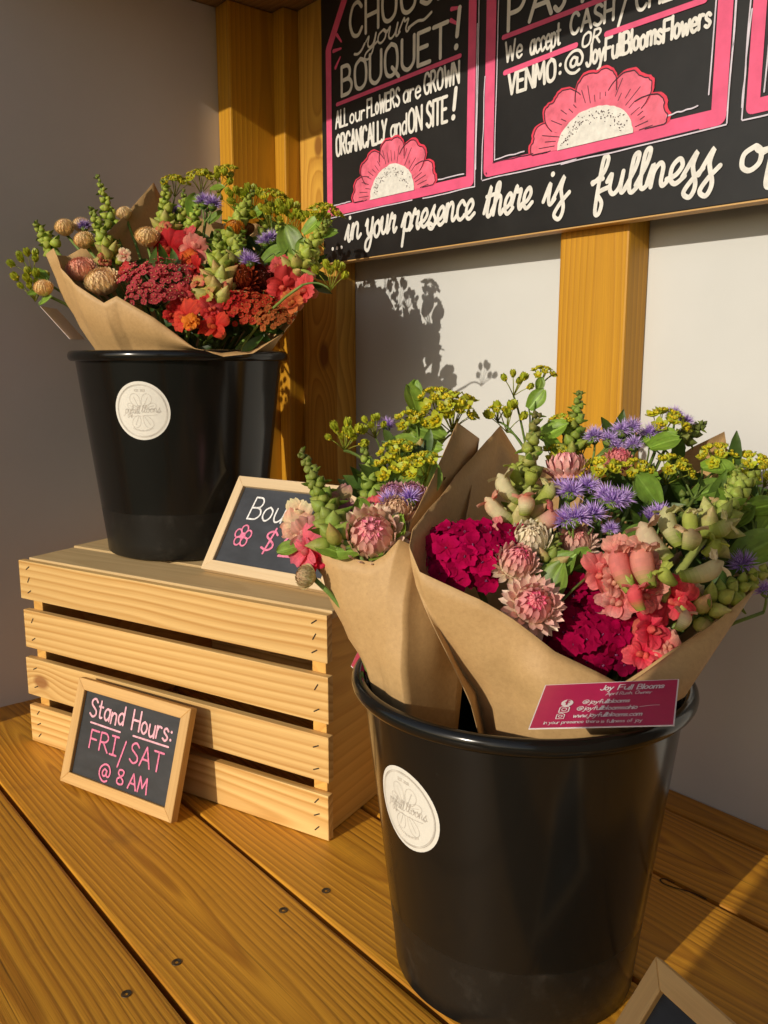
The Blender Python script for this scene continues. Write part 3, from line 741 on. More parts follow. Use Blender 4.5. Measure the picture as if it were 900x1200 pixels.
def chalkboard(loc, yaw, tilt, wd, ht, bar, label, frame, slate, strut=False):
    root = empty('chalkboard_sign', loc, (0, 0, yaw)); tag(root, label, 'chalkboard', 'small framed chalkboards')
    T = Matrix.Rotation(-tilt, 4, 'X')
    s = MB(); d = .010
    s.box((bar * .6, -.0055, bar * .6), (wd - bar * .6, -.0015, ht - bar * .6), M=T); s.build('slate', slate, root, smooth=False)
    out = [(0, 0), (wd, 0), (wd, ht), (0, ht)]; inn = [(bar, bar), (wd - bar, bar), (wd - bar, ht - bar), (bar, ht - bar)]
    for i in range(4):       # four mitred bars, each with its own grain direction
        a, b = out[i], out[(i + 1) % 4]; c, e = inn[(i + 1) % 4], inn[i]
        L = math.hypot(b[0] - a[0], b[1] - a[1]); ang = math.atan2(b[1] - a[1], b[0] - a[0])
        mid = Vector(((a[0] + b[0]) / 2, 0, (a[1] + b[1]) / 2))
        me = bpy.data.meshes.new('frame_bar'); bm = bmesh.new()
        lo = [bm.verts.new((x, y, zz)) for zz in (-d / 2, d / 2) for x, y in ((-L / 2, 0), (L / 2, 0), (L / 2 - bar, bar), (-L / 2 + bar, bar))]
        for f in ((3, 2, 1, 0), (4, 5, 6, 7), (0, 1, 5, 4), (1, 2, 6, 5), (2, 3, 7, 6), (3, 0, 4, 7)): bm.faces.new([lo[j] for j in f])
        bmesh.ops.bevel(bm, geom=list(bm.edges), offset=.0006, segments=1, affect='EDGES')
        bm.to_mesh(me); bm.free(); me.materials.append(frame)
        o = bpy.data.objects.new('frame_bar', me); COL.objects.link(o); o.parent = root
        # local x along the bar, local y inwards, local z out of the board's face
        ax = Vector((math.cos(ang), 0, math.sin(ang))); az = Vector((0, -1, 0)); ay = az.cross(ax)
        B = Matrix((ax, ay, az)).transposed().to_4x4()
        o.matrix_local = T @ Matrix.Translation(mid + Vector((0, -.005, 0))) @ B
    if strut:
        q = MB(); h2 = ht * .75
        top = T @ Vector((wd / 2, 0.001, h2)); base = Vector((wd / 2, h2 * math.sin(tilt) + .05, .003))
        dirv = (top - base)
        for sx in (-.012, .012): q.tube([base + Vector((sx * 1.5, 0, 0)), top + Vector((sx, 0, 0))], .003, .003, 6)
        q.tube([base + Vector((-.018, 0, 0)) + dirv * .2, base + Vector((.018, 0, 0)) + dirv * .2], .002, .002, 6)
        q.build('easel_strut', frame, root)

    def fn(x, y, l): return T @ Vector((x, -.0056 - l, y))
    return root, fn


def chalk_text(root, fn, items, mat):
    mb = MB()
    for a, kw in items: write(mb, *a, fn, **kw)
    return mb


C1, f1 = chalkboard((-.9388, .3077, .0008), .3219, .305, .1763, .1185, .0125, 'small chalkboard giving the stand hours, leaning on the crate front', M['frame'], M['slate'])
t = chalk_text(C1, f1, [(('Stand', .0245, .0790, .0790, .0195, .0024), dict(bounce=.05, seed=5)), (('Hours:', .0930, .1530, .0780, .0205, .0024), dict(bounce=.05, seed=6))], None)
stroke(t, [(.0285, .0725), (.0770, .0718)], .0020, f1); stroke(t, [(.0975, .0725), (.1510, .0725)], .0020, f1); t.build('pale_lettering', M['chalk_pale'], C1, smooth=False)
t = chalk_text(C1, f1, [(('FR1', .0330, .0770, .0455, .0205, .0022), dict(bounce=.05, seed=7)), (('/', .0820, .0890, .0370, .0250, .0021), {}), (('SAT', .0980, .1470, .0450, .0205, .0022), dict(bounce=.04, seed=8)),
                        (('@', .0560, .0740, .0160, .0180, .0021), {}), (('8', .0850, .0950, .0180, .0155, .0021), {}), (('AM', .1030, .1310, .0175, .0160, .0021), {})], None)
t.build('pink_lettering', M['chalk_pink'], C1, smooth=False)

C2, f2 = chalkboard((-.8605, .4540, .2395), .2852, .5998, .1800, .1195, .0125, 'small chalkboard with the bouquet price, standing on top of the crate', M['frame_pale'], M['slate_blue'], True)
t = chalk_text(C2, f2, [(('Bouquet', .0345, .1500, .0685, .0275, .0021), dict(gap=16, slant=.1))], None); t.build('white_lettering', M['chalk_white'], C2, smooth=False)
t = chalk_text(C2, f2, [(('$', .0700, .0860, .0330, .0260, .0026), dict(slant=.1)), (('20', .0990, .1380, .0300, .0240, .0026), {})], None)
for k in range(5):
    a = PI / 2 + k * 2 * PI / 5; cx, cy = .0385 + .0078 * math.cos(a), .0470 + .0082 * math.sin(a)
    ribbon(t, [(cx + .0046 * math.cos(u * PI / 8), cy + .0052 * math.sin(u * PI / 8)) for u in range(17)], .0020, f2)
blob(t, .0385, .0470, .0040, f2, lift=.0009); t.build('pink_lettering', M['chalk_pink'], C2, smooth=False)

C3, f3 = chalkboard((-.2825, .3835, .0008), -.2529, rad(40), .1760, .1195, .0145, 'small chalkboard cut off at the bottom right corner, front bucket behind it', M['frame'], M['slate'], True)
t = MB(); stroke(t, [(.0385, .0945), (.0372, .082), (.0365, .068)], .0022, f3); stroke(t, [(.0365, .068), (.050, .0665)], .0022, f3); t.build('white_lettering', M['chalk_white'], C3, smooth=False)

# ------------------------------------------------------------------ flowers
GR = 2.399963
GREEN = (.17, .26, .035); YGREEN = (.36, .40, .05); DGREEN = (.045, .095, .02); STEM = (.16, .24, .05)


def sheet(mb, base, d, up, L, W, c0, c1, bend=.3, cup=.2, ruffle=0., nu=5, nv=4, tip=.35, start=.25, rnd=None, mi=0, fold=0., veins=False):
    """A petal or leaf: grid from its base along d, curving towards up."""
    rnd = rnd or random; d = Vector(d).normalized(); up = Vector(up); up = (up - d * up.dot(d))
    up = up.normalized() if up.length > 1e-6 else d.orthogonal().normalized()
    s = d.cross(up); ph = rnd.uniform(0, 6.28); vs = []; p = Vector(base); step = L / nu; cs = []
    for i in range(nu + 1):
        u = i / nu; a = bend * u
        dd = d * math.cos(a) + up * math.sin(a); nn = up * math.cos(a) - d * math.sin(a)
        if i: p = p + dd * step
        wdt = W * .5 * ((start + (1 - start) * math.sin(PI * .5 * min(1, u / .55))) * (1 if u < .55 else max(.02, (1 - ((u - .55) / .45) ** 2 * (1 - tip)) if tip < .3 else math.sqrt(max(.02, 1 - ((u - .55) / .45) ** 2.4 * (1 - tip * tip))))))
        for j in range(nv + 1):
            v = -1 + 2 * j / nv
            hgt = cup * W * .5 * v * v + (ruffle * W * math.sin(v * 5.5 + ph + u * 3) * u) + fold * abs(v) * W * .5
            rag = (ruffle * .8 * L * math.sin(v * 7 + ph)) * (u > .95)
            vs.append(p + s * (v * wdt) + nn * hgt + dd * rag)
    fs = []; stk = [1 + rnd.uniform(-.16, .14) if nv >= 4 else 1 for _ in range(nv)]
    for i in range(nu):
        for j in range(nv):
            k = i * (nv + 1) + j; fs.append((k, k + 1, k + nv + 2, k + nv + 1)); q_ = jit(mix(c0, c1, (i + .5) / nu), rnd, .08); q_ = tuple(z_ * stk[j] for z_ in q_); vn = veins and abs(-1 + (2 * j + 1) / nv) < 1.2 / nv; cs.append(tuple(min(1, z_ * 1.45 + .02) for z_ in q_) if vn else q_)
    mb.add(vs, fs, cs, mi)


def bud(mb, base, d, L, R, c0, c1, rnd, n=8, m=7, mi=0):
    F = frame_from(d); Mx = Matrix.Translation(base) @ F.to_4x4(); pr = []
    for i in range(m + 1):
        u = i / m; r = R * 1.12 * (max(0.0, math.sin(PI * u ** .72)) ** .85) * (1 - .30 * u)
        pr.append((max(r, R * .05), L * u, [jit(mix(c0, c1, u), rnd, .11) for _ in range(n)]))
    ph = rnd.uniform(0, 6)
    mb.lathe(pr, n, Mx, mi=mi, wob=lambda t, z: 1 + .13 * math.cos(2 * t + ph) + .04 * math.cos(5 * t))


def curve3(a, b, c, n=8):
    return [a * (1 - t) ** 2 + b * 2 * t * (1 - t) + c * t * t for t in [k / n for k in range(n + 1)]]


def stem_curve(base, head, d, n=10, pull=.35):
    L = (head - base).length
    return curve3(base, head - Vector(d).normalized() * L * pull, head, n)


class Bouquet:
    def __init__(s, loc, label, tie, depth, seed):
        s.root = empty('bouquet', loc); tag(s.root, label, 'bouquet', 'paper wrapped flower bouquets'); s.loc = Vector(loc)
        s.tie = Vector(tie); s.dep = depth; s.r = random.Random(seed); s.rimh = .225; s.lean = .22

    def run(s, t, head):
        z = s.tie.z + s.rimh; b = Vector((t.x + (head.x - t.x) * s.lean, t.y + (head.y - t.y) * s.lean, max(z, t.z + (head.z - t.z) * .45)))
        return curve3(t, b, head, 12)

    def at(s, px, py, dd=0.): return P(px, py, s.dep(px, py) + dd)

    def local(s, mb): mb.v = [tuple(Vector(v) - s.loc) for v in mb.v]; return mb

    def part(s, mb, name, mats): return s.local(mb).build(name, mats, s.root)

    def sub(s, mb, name, mats, par): return s.local(mb).build(name, mats, par)

    def stem(s, name, head, d, r=.0016, col=STEM):
        mb = MB(); t = s.tie + Vector((s.r.uniform(-.012, .012), s.r.uniform(-.012, .012), 0))
        mb.tube(s.run(t, head), r * 1.2, r, 6, jit(col, s.r)); return s.part(mb, name, [M['stem']])

    # -- snapdragon spike
    def snap(s, base, tip, n=22, size=.010, blooms=(), dd=0., dt=0., low=(.62, .55, .30), pink=(.80, .30, .25), green=(.27, .36, .05), open_from=.55, name='snapdragon', dens=1., top=(.16, .20, .05)):
        r = s.r; A = s.at(*base, dd); B = s.at(*tip, dd + dt); d = (B - A)
        side = RIGHT * r.uniform(-.12, .12) * d.length
        sp = curve3(A, (A + B) / 2 + side * .5, B, 10)
        par = s.stem(name, A, d.normalized(), .0022)
        st = MB(); st.tube(sp, .0022, .0008, 6, jit(STEM, r)); s.sub(st, 'spike_stem', [M['stem']], par)
        bm_ = MB(); lf = MB(); ph = r.uniform(0, 6); dn = d.normalized(); F = frame_from(dn)
        for i in range(n):
            u = (i + .3) / n; q = sp[0].lerp(sp[-1], u) + side * .5 * 2 * u * (1 - u)
            a = ph + i * GR; sz = size * (1.0 - .68 * u ** 1.1) * r.uniform(.88, 1.12)
            outw = (F @ Vector((math.cos(a), math.sin(a), 0)))
            tilt = .15 + .95 * u
            bd = (outw * (1.0 - .42 * u) + dn * tilt + Vector((0, 0, .12))).normalized()
            o = u < open_from
            pv = r.random()
            g0 = jit(green, r, .2); ct = jit(mix(low, pink, pv * .8), r, .12) if o and i < n * open_from * .8 else jit(mix(green, low, .35), r, .2)
            if u > .7: g0 = jit(mix(green, top, (u - .7) / .3), r, .15); ct = mix(ct, top, (u - .7) / .4)
            root_ = q + outw * sz * .22
            bud(bm_, root_, bd, sz * (1.55 if o else 1.15), sz * (.46 if o else .50), g0, ct, r)
            for k in (-1, 1):       # calyx lobes hugging the bud
                cd = (bd + outw.cross(dn) * k * .8).normalized()
                sheet(lf, root_, cd, bd, sz * .75, sz * .55, jit(green, r, .2), jit(YGREEN, r, .2), .5, .4, 0, 3, 2, .2, .5, r)
            if r.random() < .35 * dens:
                sheet(lf, q, (outw + dn * .35 + Vector((0, 0, r.uniform(-.3, .2)))).normalized(), dn, sz * 1.7, sz * .55, jit(GREEN, r, .25), jit(GREEN, r, .25), -.4, .3, .03, 4, 2, .12, .4, r)
        s.sub(bm_, 'buds', [M['bud']], par); s.sub(lf, 'leaves', [M['leaf']], par)
        for (bx, by, sz, c0, c1) in blooms: s.bloom(par, (bx, by), sz, c0, c1, dd - .012)
        return par

    # -- an open snapdragon blossom with two ruffled lips
    def bloom(s, par, px, size, c0, c1, dd=0., name='blossom', aim=None):
        r = s.r; p = s.at(*px, dd); mb = MB()
        d = (aim or (-FWD * .8 + RIGHT * r.uniform(-.75, .45) + UPV * r.uniform(-.05, .45))).normalized()
        U = (UPV + RIGHT * r.uniform(-.7, .7)); U = (U - d * U.dot(d)).normalized(); S = d.cross(U); z = size
        bud(mb, p - d * z * 1.0, d, z * 1.25, z * .36, jit(mix(c0, (.55, .50, .22), .45), r), jit(c0, r, .1), r, 10, 6)
        def lobe(base, dr, up, L, W, bend, cup, ruf):
            k = r.uniform(.0, 1.); sheet(mb, base, dr, up, L * z * r.uniform(.9, 1.15), W * z * r.uniform(.9, 1.15), jit(mix(c0, c1, .15 * k), r, .08), jit(c1, r, .10), bend + r.uniform(-.3, .3), cup, ruf, 8, 10, .55, .5, r)
        for k in (-1, 1):
            lobe(p + U * z * .12 + S * k * z * .08, (U * .75 + d * .55 + S * k * .35), -d, .88, .95, .9, .30, .050)
            lobe(p - U * z * .10 + S * k * z * .12, (d * .75 - U * .30 + S * k * .75), d, .72, .80, -1.2, .25, .055)
        lobe(p - U * z * .14, (d * .85 - U * .50), d, .66, .72, -1.3, .25, .050)
        for k in (-1, 1): bud(mb, p - U * z * .05 + S * k * z * .11, (d + S * k * .1 - U * .15).normalized(), z * .42, z * .17, jit(mix(c1, c0, .4), r), jit(mix(c1, (.75, .45, .12), .25), r), r, 8, 5)
        for k in range(2):
            a = r.uniform(0, 6.28); o = U * math.sin(a) + S * math.cos(a)
            lobe(p + o * z * .05, (d + o * .5), o, .55, .6, .8, .5, .06)
        return s.sub(mb, name, [M['petal']], par)

    # -- a closed, swollen snapdragon bud drawn from its foot to its nose
    def tubebud(s, par, p0, p1, wd, c0, c1, dd=0., turn=.012):
        r = s.r; a = s.at(*p0, dd); b = s.at(*p1, dd - turn); d = (b - a); L = d.length; d.normalize(); mb = MB()
        n = 14; up = (UPV - d * UPV.dot(d)); up = up.normalized() if up.length > 1e-4 else d.orthogonal().normalized(); sd = d.cross(up); pr = []; R = wd
        vs = []; cs = []; m = 11; R = wd * .80
        for i in range(m + 1):
            u = i / m; rad_ = R * (.42 + .58 * math.sin(PI * min(1, u * .62 + .12)) ** 1.2) * (1 - max(0, (u - .72) / .28) ** 2.2 * .86)
            ctr = a + d * L * u - up * L * .10 * math.sin(PI * u)
            for k in range(n):
                t = 2 * PI * k / n; q = rad_ * (1 + .10 * math.cos(2 * t) - .16 * math.exp(-((math.sin(t)) * 4) ** 2) * u)
                vs.append(ctr + (sd * math.cos(t) + up * math.sin(t)) * q)
        fs = []
        for i in range(m):
            u = i / m
            for k in range(n):
                fs.append((i * n + k, i * n + (k + 1) % n, (i + 1) * n + (k + 1) % n, (i + 1) * n + k))
                base = mix((.34, .40, .07), c0, min(1, u * 2.4)); v = mix(base, c1, max(0, (u - .45) / .55) * (.55 + .45 * math.cos(k * 2 * PI / n + 1.)))
                cs.append(jit(v, r, .05))
        mb.add(vs, fs, cs)
        for k in range(2):
            o = sd * (1 if k else -1); sheet(mb, a + d * L * .80 + up * R * .35, (d * .8 + up * .55 + o * .45), -d, R * 1.5, R * 1.6, c1, mix(c1, c0, .4), .9, .4, .06, 6, 6, .6, .6, r)
        sheet(mb, a + d * L * .82 - up * R * .35, (d * .8 - up * .5), d, R * 1.3, R * 1.6, c1, mix(c1, c0, .4), -.9, .35, .05, 6, 6, .6, .6, r)
        cal = MB()
        for k in range(5):
            t = 2 * PI * k / 5; o = sd * math.cos(t) + up * math.sin(t)
            sheet(cal, a + o * R * .25, (d + o * .55).normalized(), -o, L * .34, R * .75, jit((.30, .38, .06), r), jit((.36, .44, .08), r), .5, .3, 0, 5, 4, .15, .6, r)
        o_ = s.sub(mb, 'blossom_bud', [M['petal']], par); s.sub(cal, 'calyx', [M['leaf']], par); return o_

    def frill(s, px, size, c0, c1, dd=0., name='snapdragon_bloom'):
        r = s.r; p = s.at(*px, dd); par = s.stem(name, p + FWD * size * .6 - UPV * size * .2, (UPV - FWD * .3).normalized(), .0018)
        s.bloom(par, px, size, c0, c1, dd); return par

    # -- strawflower with papery pointed petals
    def straw(s, px, R, outer, inner, tipc=None, openness=.35, dd=0., aim=None, rings=8, sq=1., disc=None):
        r = s.r; p = s.at(*px, dd); d = (aim if aim is not None else (-FWD * .7 + UPV * .7 + RIGHT * r.uniform(-.2, .2))).normalized()
        par = s.stem('strawflower', p - d * R * .6, d, .0019)
        mb = MB(); F = frame_from(d, UPV); core = MB()
        pr = [(R * .72 * math.cos(t), R * .70 * math.sin(t) * sq, mix(outer, inner, max(0, math.sin(t)))) for t in [(-.9 + 2.4 * k / 7) for k in range(8)]]
        core.lathe([(max(q[0], .0004), q[1], q[2]) for q in pr], 14, Matrix.Translation(p) @ F.to_4x4())
        for ring in range(rings):
            u = ring / (rings - 1); lat = -.55 + u * 1.85
            n = max(5, int(19 - 11 * u))
            for k in range(n):
                a = 2 * PI * (k + .5 * (ring % 2)) / n + r.uniform(-.08, .08)
                o = F @ Vector((math.cos(a), math.sin(a), 0))
                b0 = p + o * R * .70 * math.cos(lat) + d * R * .68 * math.sin(lat) * sq
                tang = (d * math.cos(lat) - o * math.sin(lat)); nrm_ = (o * math.cos(lat) + d * math.sin(lat))
                flare = openness * 2.4 * (1 - u) ** 2.4
                dd_ = (tang * math.cos(flare) + nrm_ * math.sin(flare) + nrm_ * (.10 if openness > .1 else .02)).normalized()
                c0 = jit(mix(outer, inner, u ** 1.3), r, .10); c1 = jit(mix(tipc or outer, inner, u), r, .10)
                sheet(mb, b0, dd_, -nrm_ if flare < .4 else nrm_, R * (.70 - .10 * u), R * (.30 - .04 * u), c0, c1, .30 - .5 * flare * .4, -.35, 0., 4, 2, .05, .55, r)
        s.sub(mb, 'petals', [M['straw']], par); s.sub(core, 'flower_core', [M['straw']], par)
        if disc:
            q = MB()
            for k in range(70):
                a = k * GR; rr = R * .55 * math.sqrt(k / 70); o = F @ Vector((math.cos(a) * rr, math.sin(a) * rr, R * (.78 - .3 * (rr / R) ** 2)))
                bud(q, p + o, d, R * .14, R * .04, jit(disc, r, .2), jit(disc, r, .3), r, 4, 2)
            s.sub(q, 'disc', [M['velvet']], par)
        return par

    # -- fluffy ageratum heads
    def ager(s, pts, R, dd=0., c=(.47, .27, .78)):
        r = s.r; h0 = s.at(*pts[0], dd); par = s.stem('ageratum', h0 - UPV * R * 1.8 + FWD * R * .4, UPV, .0014)
        mb = MB(); gmb = MB(); root_ = h0 - UPV * R * 1.8 + FWD * R * .4
        for (x, y) in pts:
            p = s.at(x, y, dd + r.uniform(-.006, .006)); ax = (UPV * .85 - FWD * .35 + RIGHT * r.uniform(-.3, .3)).normalized(); F = frame_from(ax)
            gmb.tube(curve3(root_, p - ax * R * 1.1, p - ax * R * .4, 5), .0011, .0009, 5, jit(STEM, r))
            gmb.lathe([(R * .15, -R * .65, DGREEN), (R * .42, -R * .35, GREEN), (R * .46, -R * .05, GREEN), (R * .3, R * .15, mix(GREEN, c, .5)), (.0003, R * .2, c)], 9, Matrix.Translation(p) @ F.to_4x4())
            for k in range(230):
                t = (k + .5) / 230; ph = k * GR; th = math.acos(1 - t * 1.15)
                o = F @ Vector((math.sin(th) * math.cos(ph), math.sin(th) * math.sin(ph), math.cos(th)))
                L = R * r.uniform(.55, .98); b0 = p + o * R * .18; e = b0 + o * L + Vector((r.uniform(-1, 1), r.uniform(-1, 1), r.uniform(-1, 1))) * R * .16
                sdir = o.cross(Vector((r.uniform(-1, 1), r.uniform(-1, 1), r.uniform(-1, 1)))).normalized() * R * .036
                mid = (b0 + e) / 2 + o.orthogonal() * R * .04
                mb.add([b0 - sdir * .6, b0 + sdir * .6, mid + sdir, e, mid - sdir], [(0, 1, 2, 4), (4, 2, 3)], [jit(mix(c, (.2, .1, .35), .3), r, .15), jit(mix(c, (.80, .64, .95), .45), r, .15)])
        s.sub(mb, 'florets', [M['velvet']], par); s.sub(gmb, 'calyx', [M['stem']], par)
        return par

    # -- bupleurum: lime umbels and round leaves on branching stems
    def bup(s, umbels=(), leaves=(), root=None, dd=0., R=.014, c=(.74, .60, .02), bract=(.56, .60, .04)):
        r = s.r; u0 = umbels[0] if umbels else leaves[0]; rp = s.at(*(root or (u0[0], u0[1] + 40)), dd)
        par = s.stem('bupleurum', rp, UPV, .0015)
        for q in umbels:
            x, y = q[0], q[1]; R_ = R * (q[2] if len(q) > 2 else 1.); open_ = q[3] if len(q) > 3 else 1
            p = s.at(x, y, dd); ax = (UPV * .8 - FWD * .45 + RIGHT * r.uniform(-.35, .35)).normalized(); F = frame_from(ax)
            mb = MB(); fork = p - ax * R_ * 1.1
            mb.tube(curve3(rp, fork.lerp(rp, .4) + UPV * .01, fork, 6), .0012, .0009, 5, jit(STEM, r))
            n = 9 if open_ else 6
            for k in range(n):
                a = k * GR; rr = R_ * .95 * math.sqrt((k + .4) / n)
                h = p + F @ Vector((math.cos(a) * rr, math.sin(a) * rr, R_ * (.25 - .5 * (rr / R_) ** 2)))
                mb.tube([fork, fork.lerp(h, .6) + ax * R_ * .05, h], .0005, .0004, 4, jit(YGREEN, r))
                hd = (h - fork).normalized(); Fh = frame_from(hd)
                for j in range(5):
                    b = 2 * PI * j / 5 + a; o = Fh @ Vector((math.cos(b), math.sin(b), 0))
                    sheet(mb, h, (o + hd * (.30 if open_ else 1.3)).normalized(), hd, R_ * (.46 if open_ else .66), R_ * (.32 if open_ else .46), jit(bract, r, .2), jit(mix(bract, YGREEN, .4), r, .2), .35 if open_ else .6, .15, 0, 4, 2, .1, .4, r)
                for j in range(10 if open_ else 4):
                    o = Fh @ Vector((r.uniform(-1, 1), r.uniform(-1, 1), .6)) * R_ * .20
                    bud(mb, h + o, hd, R_ * .15, R_ * .075, jit(c, r, .25), jit(c, r, .25), r, 4, 3)
            s.sub(mb, 'umbel', [M['leaf']], par)
        for q in leaves:
            x, y, L = q[0], q[1], q[2]; p = s.at(x, y, dd - .004); mb = MB(); a = q[3] if len(q) > 3 else r.uniform(0, 6.28)
            dv = (RIGHT * math.cos(a) + UPV * math.sin(a) - FWD * .2).normalized(); up = (-FWD * .8 + UPV * .6 + RIGHT * r.uniform(-.4, .4))
            dark = q[4] if len(q) > 4 else 0
            g = jit(mix((.25, .41, .045), (.10, .20, .03), dark), r, .18)
            sheet(mb, p - dv * L * .5, dv, up, L, L * .72, g, jit(mix(g, (.24, .36, .07), .4), r, .1), r.uniform(-.7, .4), .12, .03, 10, 13, .22, .45, r, 0, .12, True)
            mb.tube(curve3(rp, rp.lerp(p, .5) + UPV * .008, p - dv * L * .5, 5), .0009, .0007, 5, jit(STEM, r))
            s.sub(mb, 'leaf', [M['leaf']], par)
        return par

    # -- dome of small flat florets (sweet william, yarrow)
    def dome(s, name, px, ax, ay, az, n, fl, c0, c1, eye, petals=5, dd=0., ruffle=.1, aim=None, mat='velvet', under=(.05, .08, .02), eye_r=.12, lump=.12, twist=0):
        r = s.r; p = s.at(*px, dd); d = (aim or (-FWD * .75 + UPV * .65)).normalized()
        X = RIGHT; Yv = d.cross(X).normalized(); X = Yv.cross(d)
        par = s.stem(name, p - d * az * .5, (UPV - FWD * .2).normalized(), .0022)
        mb = MB(); ey = MB(); un = MB()
        for k in range(n):
            t = (k + .5) / n; a = k * GR; q = math.sqrt(t)
            x = q * math.cos(a) + r.uniform(-.05, .05); y = q * math.sin(a) + r.uniform(-.05, .05); zz = math.sqrt(max(0, 1 - q * q * .93)) + r.uniform(-lump, lump)
            h = p + X * x * ax + Yv * y * ay + d * (zz - .35) * az
            nr = (X * x * .75 + Yv * y * .75 + d * (zz + .25) + Vector((r.uniform(-.25, .25), r.uniform(-.25, .25), r.uniform(-.25, .25)))).normalized()
            F = frame_from(nr); f = fl * r.uniform(.82, 1.15); tone = r.uniform(0, 1); cc0 = jit(mix(c0, c1, tone * .5), r, .1); cc1 = jit(mix(c1, c0, tone * .5), r, .14)
            if k % 3 == 0: un.tube(curve3(p - d * az * 1.2, p.lerp(h, .6) - d * az * .5, h, 4), .0009, .0006, 4, jit(under, r, .3))
            tw = r.uniform(0, 6)
            for j in range(petals):
                b = tw + 2 * PI * j / petals; o = F @ Vector((math.cos(b), math.sin(b), 0))
                sheet(mb, h + o * f * .05, (o + nr * .22).normalized(), nr, f * .55, f * .62, cc0, cc1, r.uniform(-.5, .25), .12, ruffle, 3, 3, .7, .3, r)
            for j in range(3):
                o = F @ Vector((r.uniform(-1, 1), r.uniform(-1, 1), 0)) * f * eye_r * .6
                bud(ey, h + o, nr, f * eye_r * 1.6, f * eye_r * .6, jit(eye, r, .2), jit(eye, r, .2), r, 4, 3)
        s.sub(mb, 'florets', [M[mat]], par); s.sub(ey, 'floret_eyes', [M['petal']], par); s.sub(un, 'stalks', [M['stem']], par)
        return par

    def filler(s, pts, dd=.03, L=.05):
        for (x, y) in pts:
            r = s.r; p = s.at(x, y, dd); mb = MB(); a = r.uniform(.3, 2.8); dv = (RIGHT * math.cos(a) + UPV * math.sin(a)).normalized()
            mb.tube(s.run(s.tie, p), .0014, .0008, 5, jit(DGREEN, r))
            for k in range(5):
                a2 = a + r.uniform(-1.3, 1.3); dv = (RIGHT * math.cos(a2) + UPV * math.sin(a2) * .9 - FWD * r.uniform(-.3, .5)).normalized()
                b = p + Vector((r.uniform(-1, 1), r.uniform(-1, 1), r.uniform(-1, 1))) * .010
                sheet(mb, b, dv, -FWD + UPV * .4, L * r.uniform(.6, 1.1), L * .24, jit(DGREEN, r, .3), jit(mix(DGREEN, GREEN, .35), r, .3), r.uniform(-.7, .4), .2, .02, 6, 2, .06, .35, r)
            s.part(mb, 'leafy_stem', [M['leaf']])

    # -- kraft paper wrap: loft from the tie point through the bucket's mouth to a free upper edge
    def wrap(s, edge, centre, rmax, zrim, bulge=.006, seed=0, folds=()):
        c = Vector((centre[0], centre[1], zrim)); tie = Vector((s.tie.x, s.tie.y, s.tie.z - .01))

        def mouth(e):
            T = P(*e[:3])
            if len(e) > 3: q = P(*e[3:6])
            else: q = tie.lerp(T, min((zrim - tie.z) / max(T.z - tie.z, .02), .95))
            v = Vector((q.x - c.x, q.y - c.y, 0))
            if len(e) == 3:
                if v.length > rmax: v = v * (rmax / v.length)
                elif 1e-5 < v.length < rmax * .75: v = v.normalized() * rmax * .75
            return c + v
        n = len(edge); T3 = [P(*e[:3]) for e in edge]; R3 = [mouth(e) for e in edge]; top = []; low = []
        for i in range(n):
            for k in range(9):
                top.append(T3[i].lerp(T3[(i + 1) % n], k / 9)); low.append(R3[i].lerp(R3[(i + 1) % n], k / 9))
        N = len(top); vs = []; ST = 12
        for j in range(ST + 1):
            for i in range(N):
                T = top[i]; R_ = low[i]
                if j <= 4: w_ = tie.lerp(R_, j / 4) if j else tie + (R_ - c) * .12
                else:
                    u = (j - 4) / (ST - 4); w_ = R_.lerp(T, u)
                    o = Vector((w_.x - c.x, w_.y - c.y, 0)); o = o.normalized() if o.length > 1e-5 else o
                    w_ = w_ + o * bulge * math.sin(PI * u)
                    cr = abs(noise.noise(w_ * 11 + Vector((0, 0, seed)))); nz = -.0022 * max(0, .16 - cr) / .16 + noise.noise(w_ * 14 + Vector((seed, 0, 0))) * .0026 + noise.noise(w_ * 38 + Vector((0, seed, 0))) * .0014
                    w_ = w_ + o * nz * (1 if j < ST else .5)
                vs.append(w_)
        mb = MB(); fs = [(j * N + i, j * N + (i + 1) % N, (j + 1) * N + (i + 1) % N, (j + 1) * N + i) for j in range(ST) for i in range(N)]
        mb.add(vs, fs); o = s.part(mb, 'paper_wrap', [M['kraft']])
        sol = o.modifiers.new('thickness', 'SOLIDIFY'); sol.thickness = .0005; sol.offset = 0
        return o


PINKW = (.84, .42, .32); CREAM = (.84, .76, .46); CORAL = (.82, .11, .13); HOT = (.80, .018, .075); ROSE = (.82, .25, .22); MAGENTA = (.42, .004, .075); MAG2 = (.56, .008, .14)
LIMEY = (.46, .52, .10)

# ---------------- right, large bouquet in the front bucket


def z3(x, y): return (560 + x / 2.609, 420 + y / 2.609)
def z2(x, y): return (330 + x / 2.61, 420 + y / 2.61)
def z1(x, y): return (x / 2.143, 180 + y / 2.143)


B = Bouquet((BR.x + .02, BR.y, .012), 'large paper wrapped bouquet of magenta, coral and purple flowers in front', (BR.x + .02, BR.y, .03),
            lambda x, y: .605 + (790 - y) * .00044, 11)
B.wrap([(728, 802, .566), (700, 788, .563), (650, 764, .563), (600, 727, .563), (560, 702, .565), (493, 670, .576), (481, 640, .592, 552, 835, .580), (484, 620, .606, 552, 830, .592), (535, 556, .712, 560, 815, .640), (586, 499, .840, 570, 800, .695),
        (612, 540, .850), (680, 560, .830), (760, 560, .780), (812, 524, .770), (849, 506, .750), (858, 560, .720), (880, 640, .665), (884, 690, .612), (840, 727, .590), (780, 766, .574)],
       (P(677, 800, .612).x, P(677, 800, .612).y), .074, .246, seed=3)
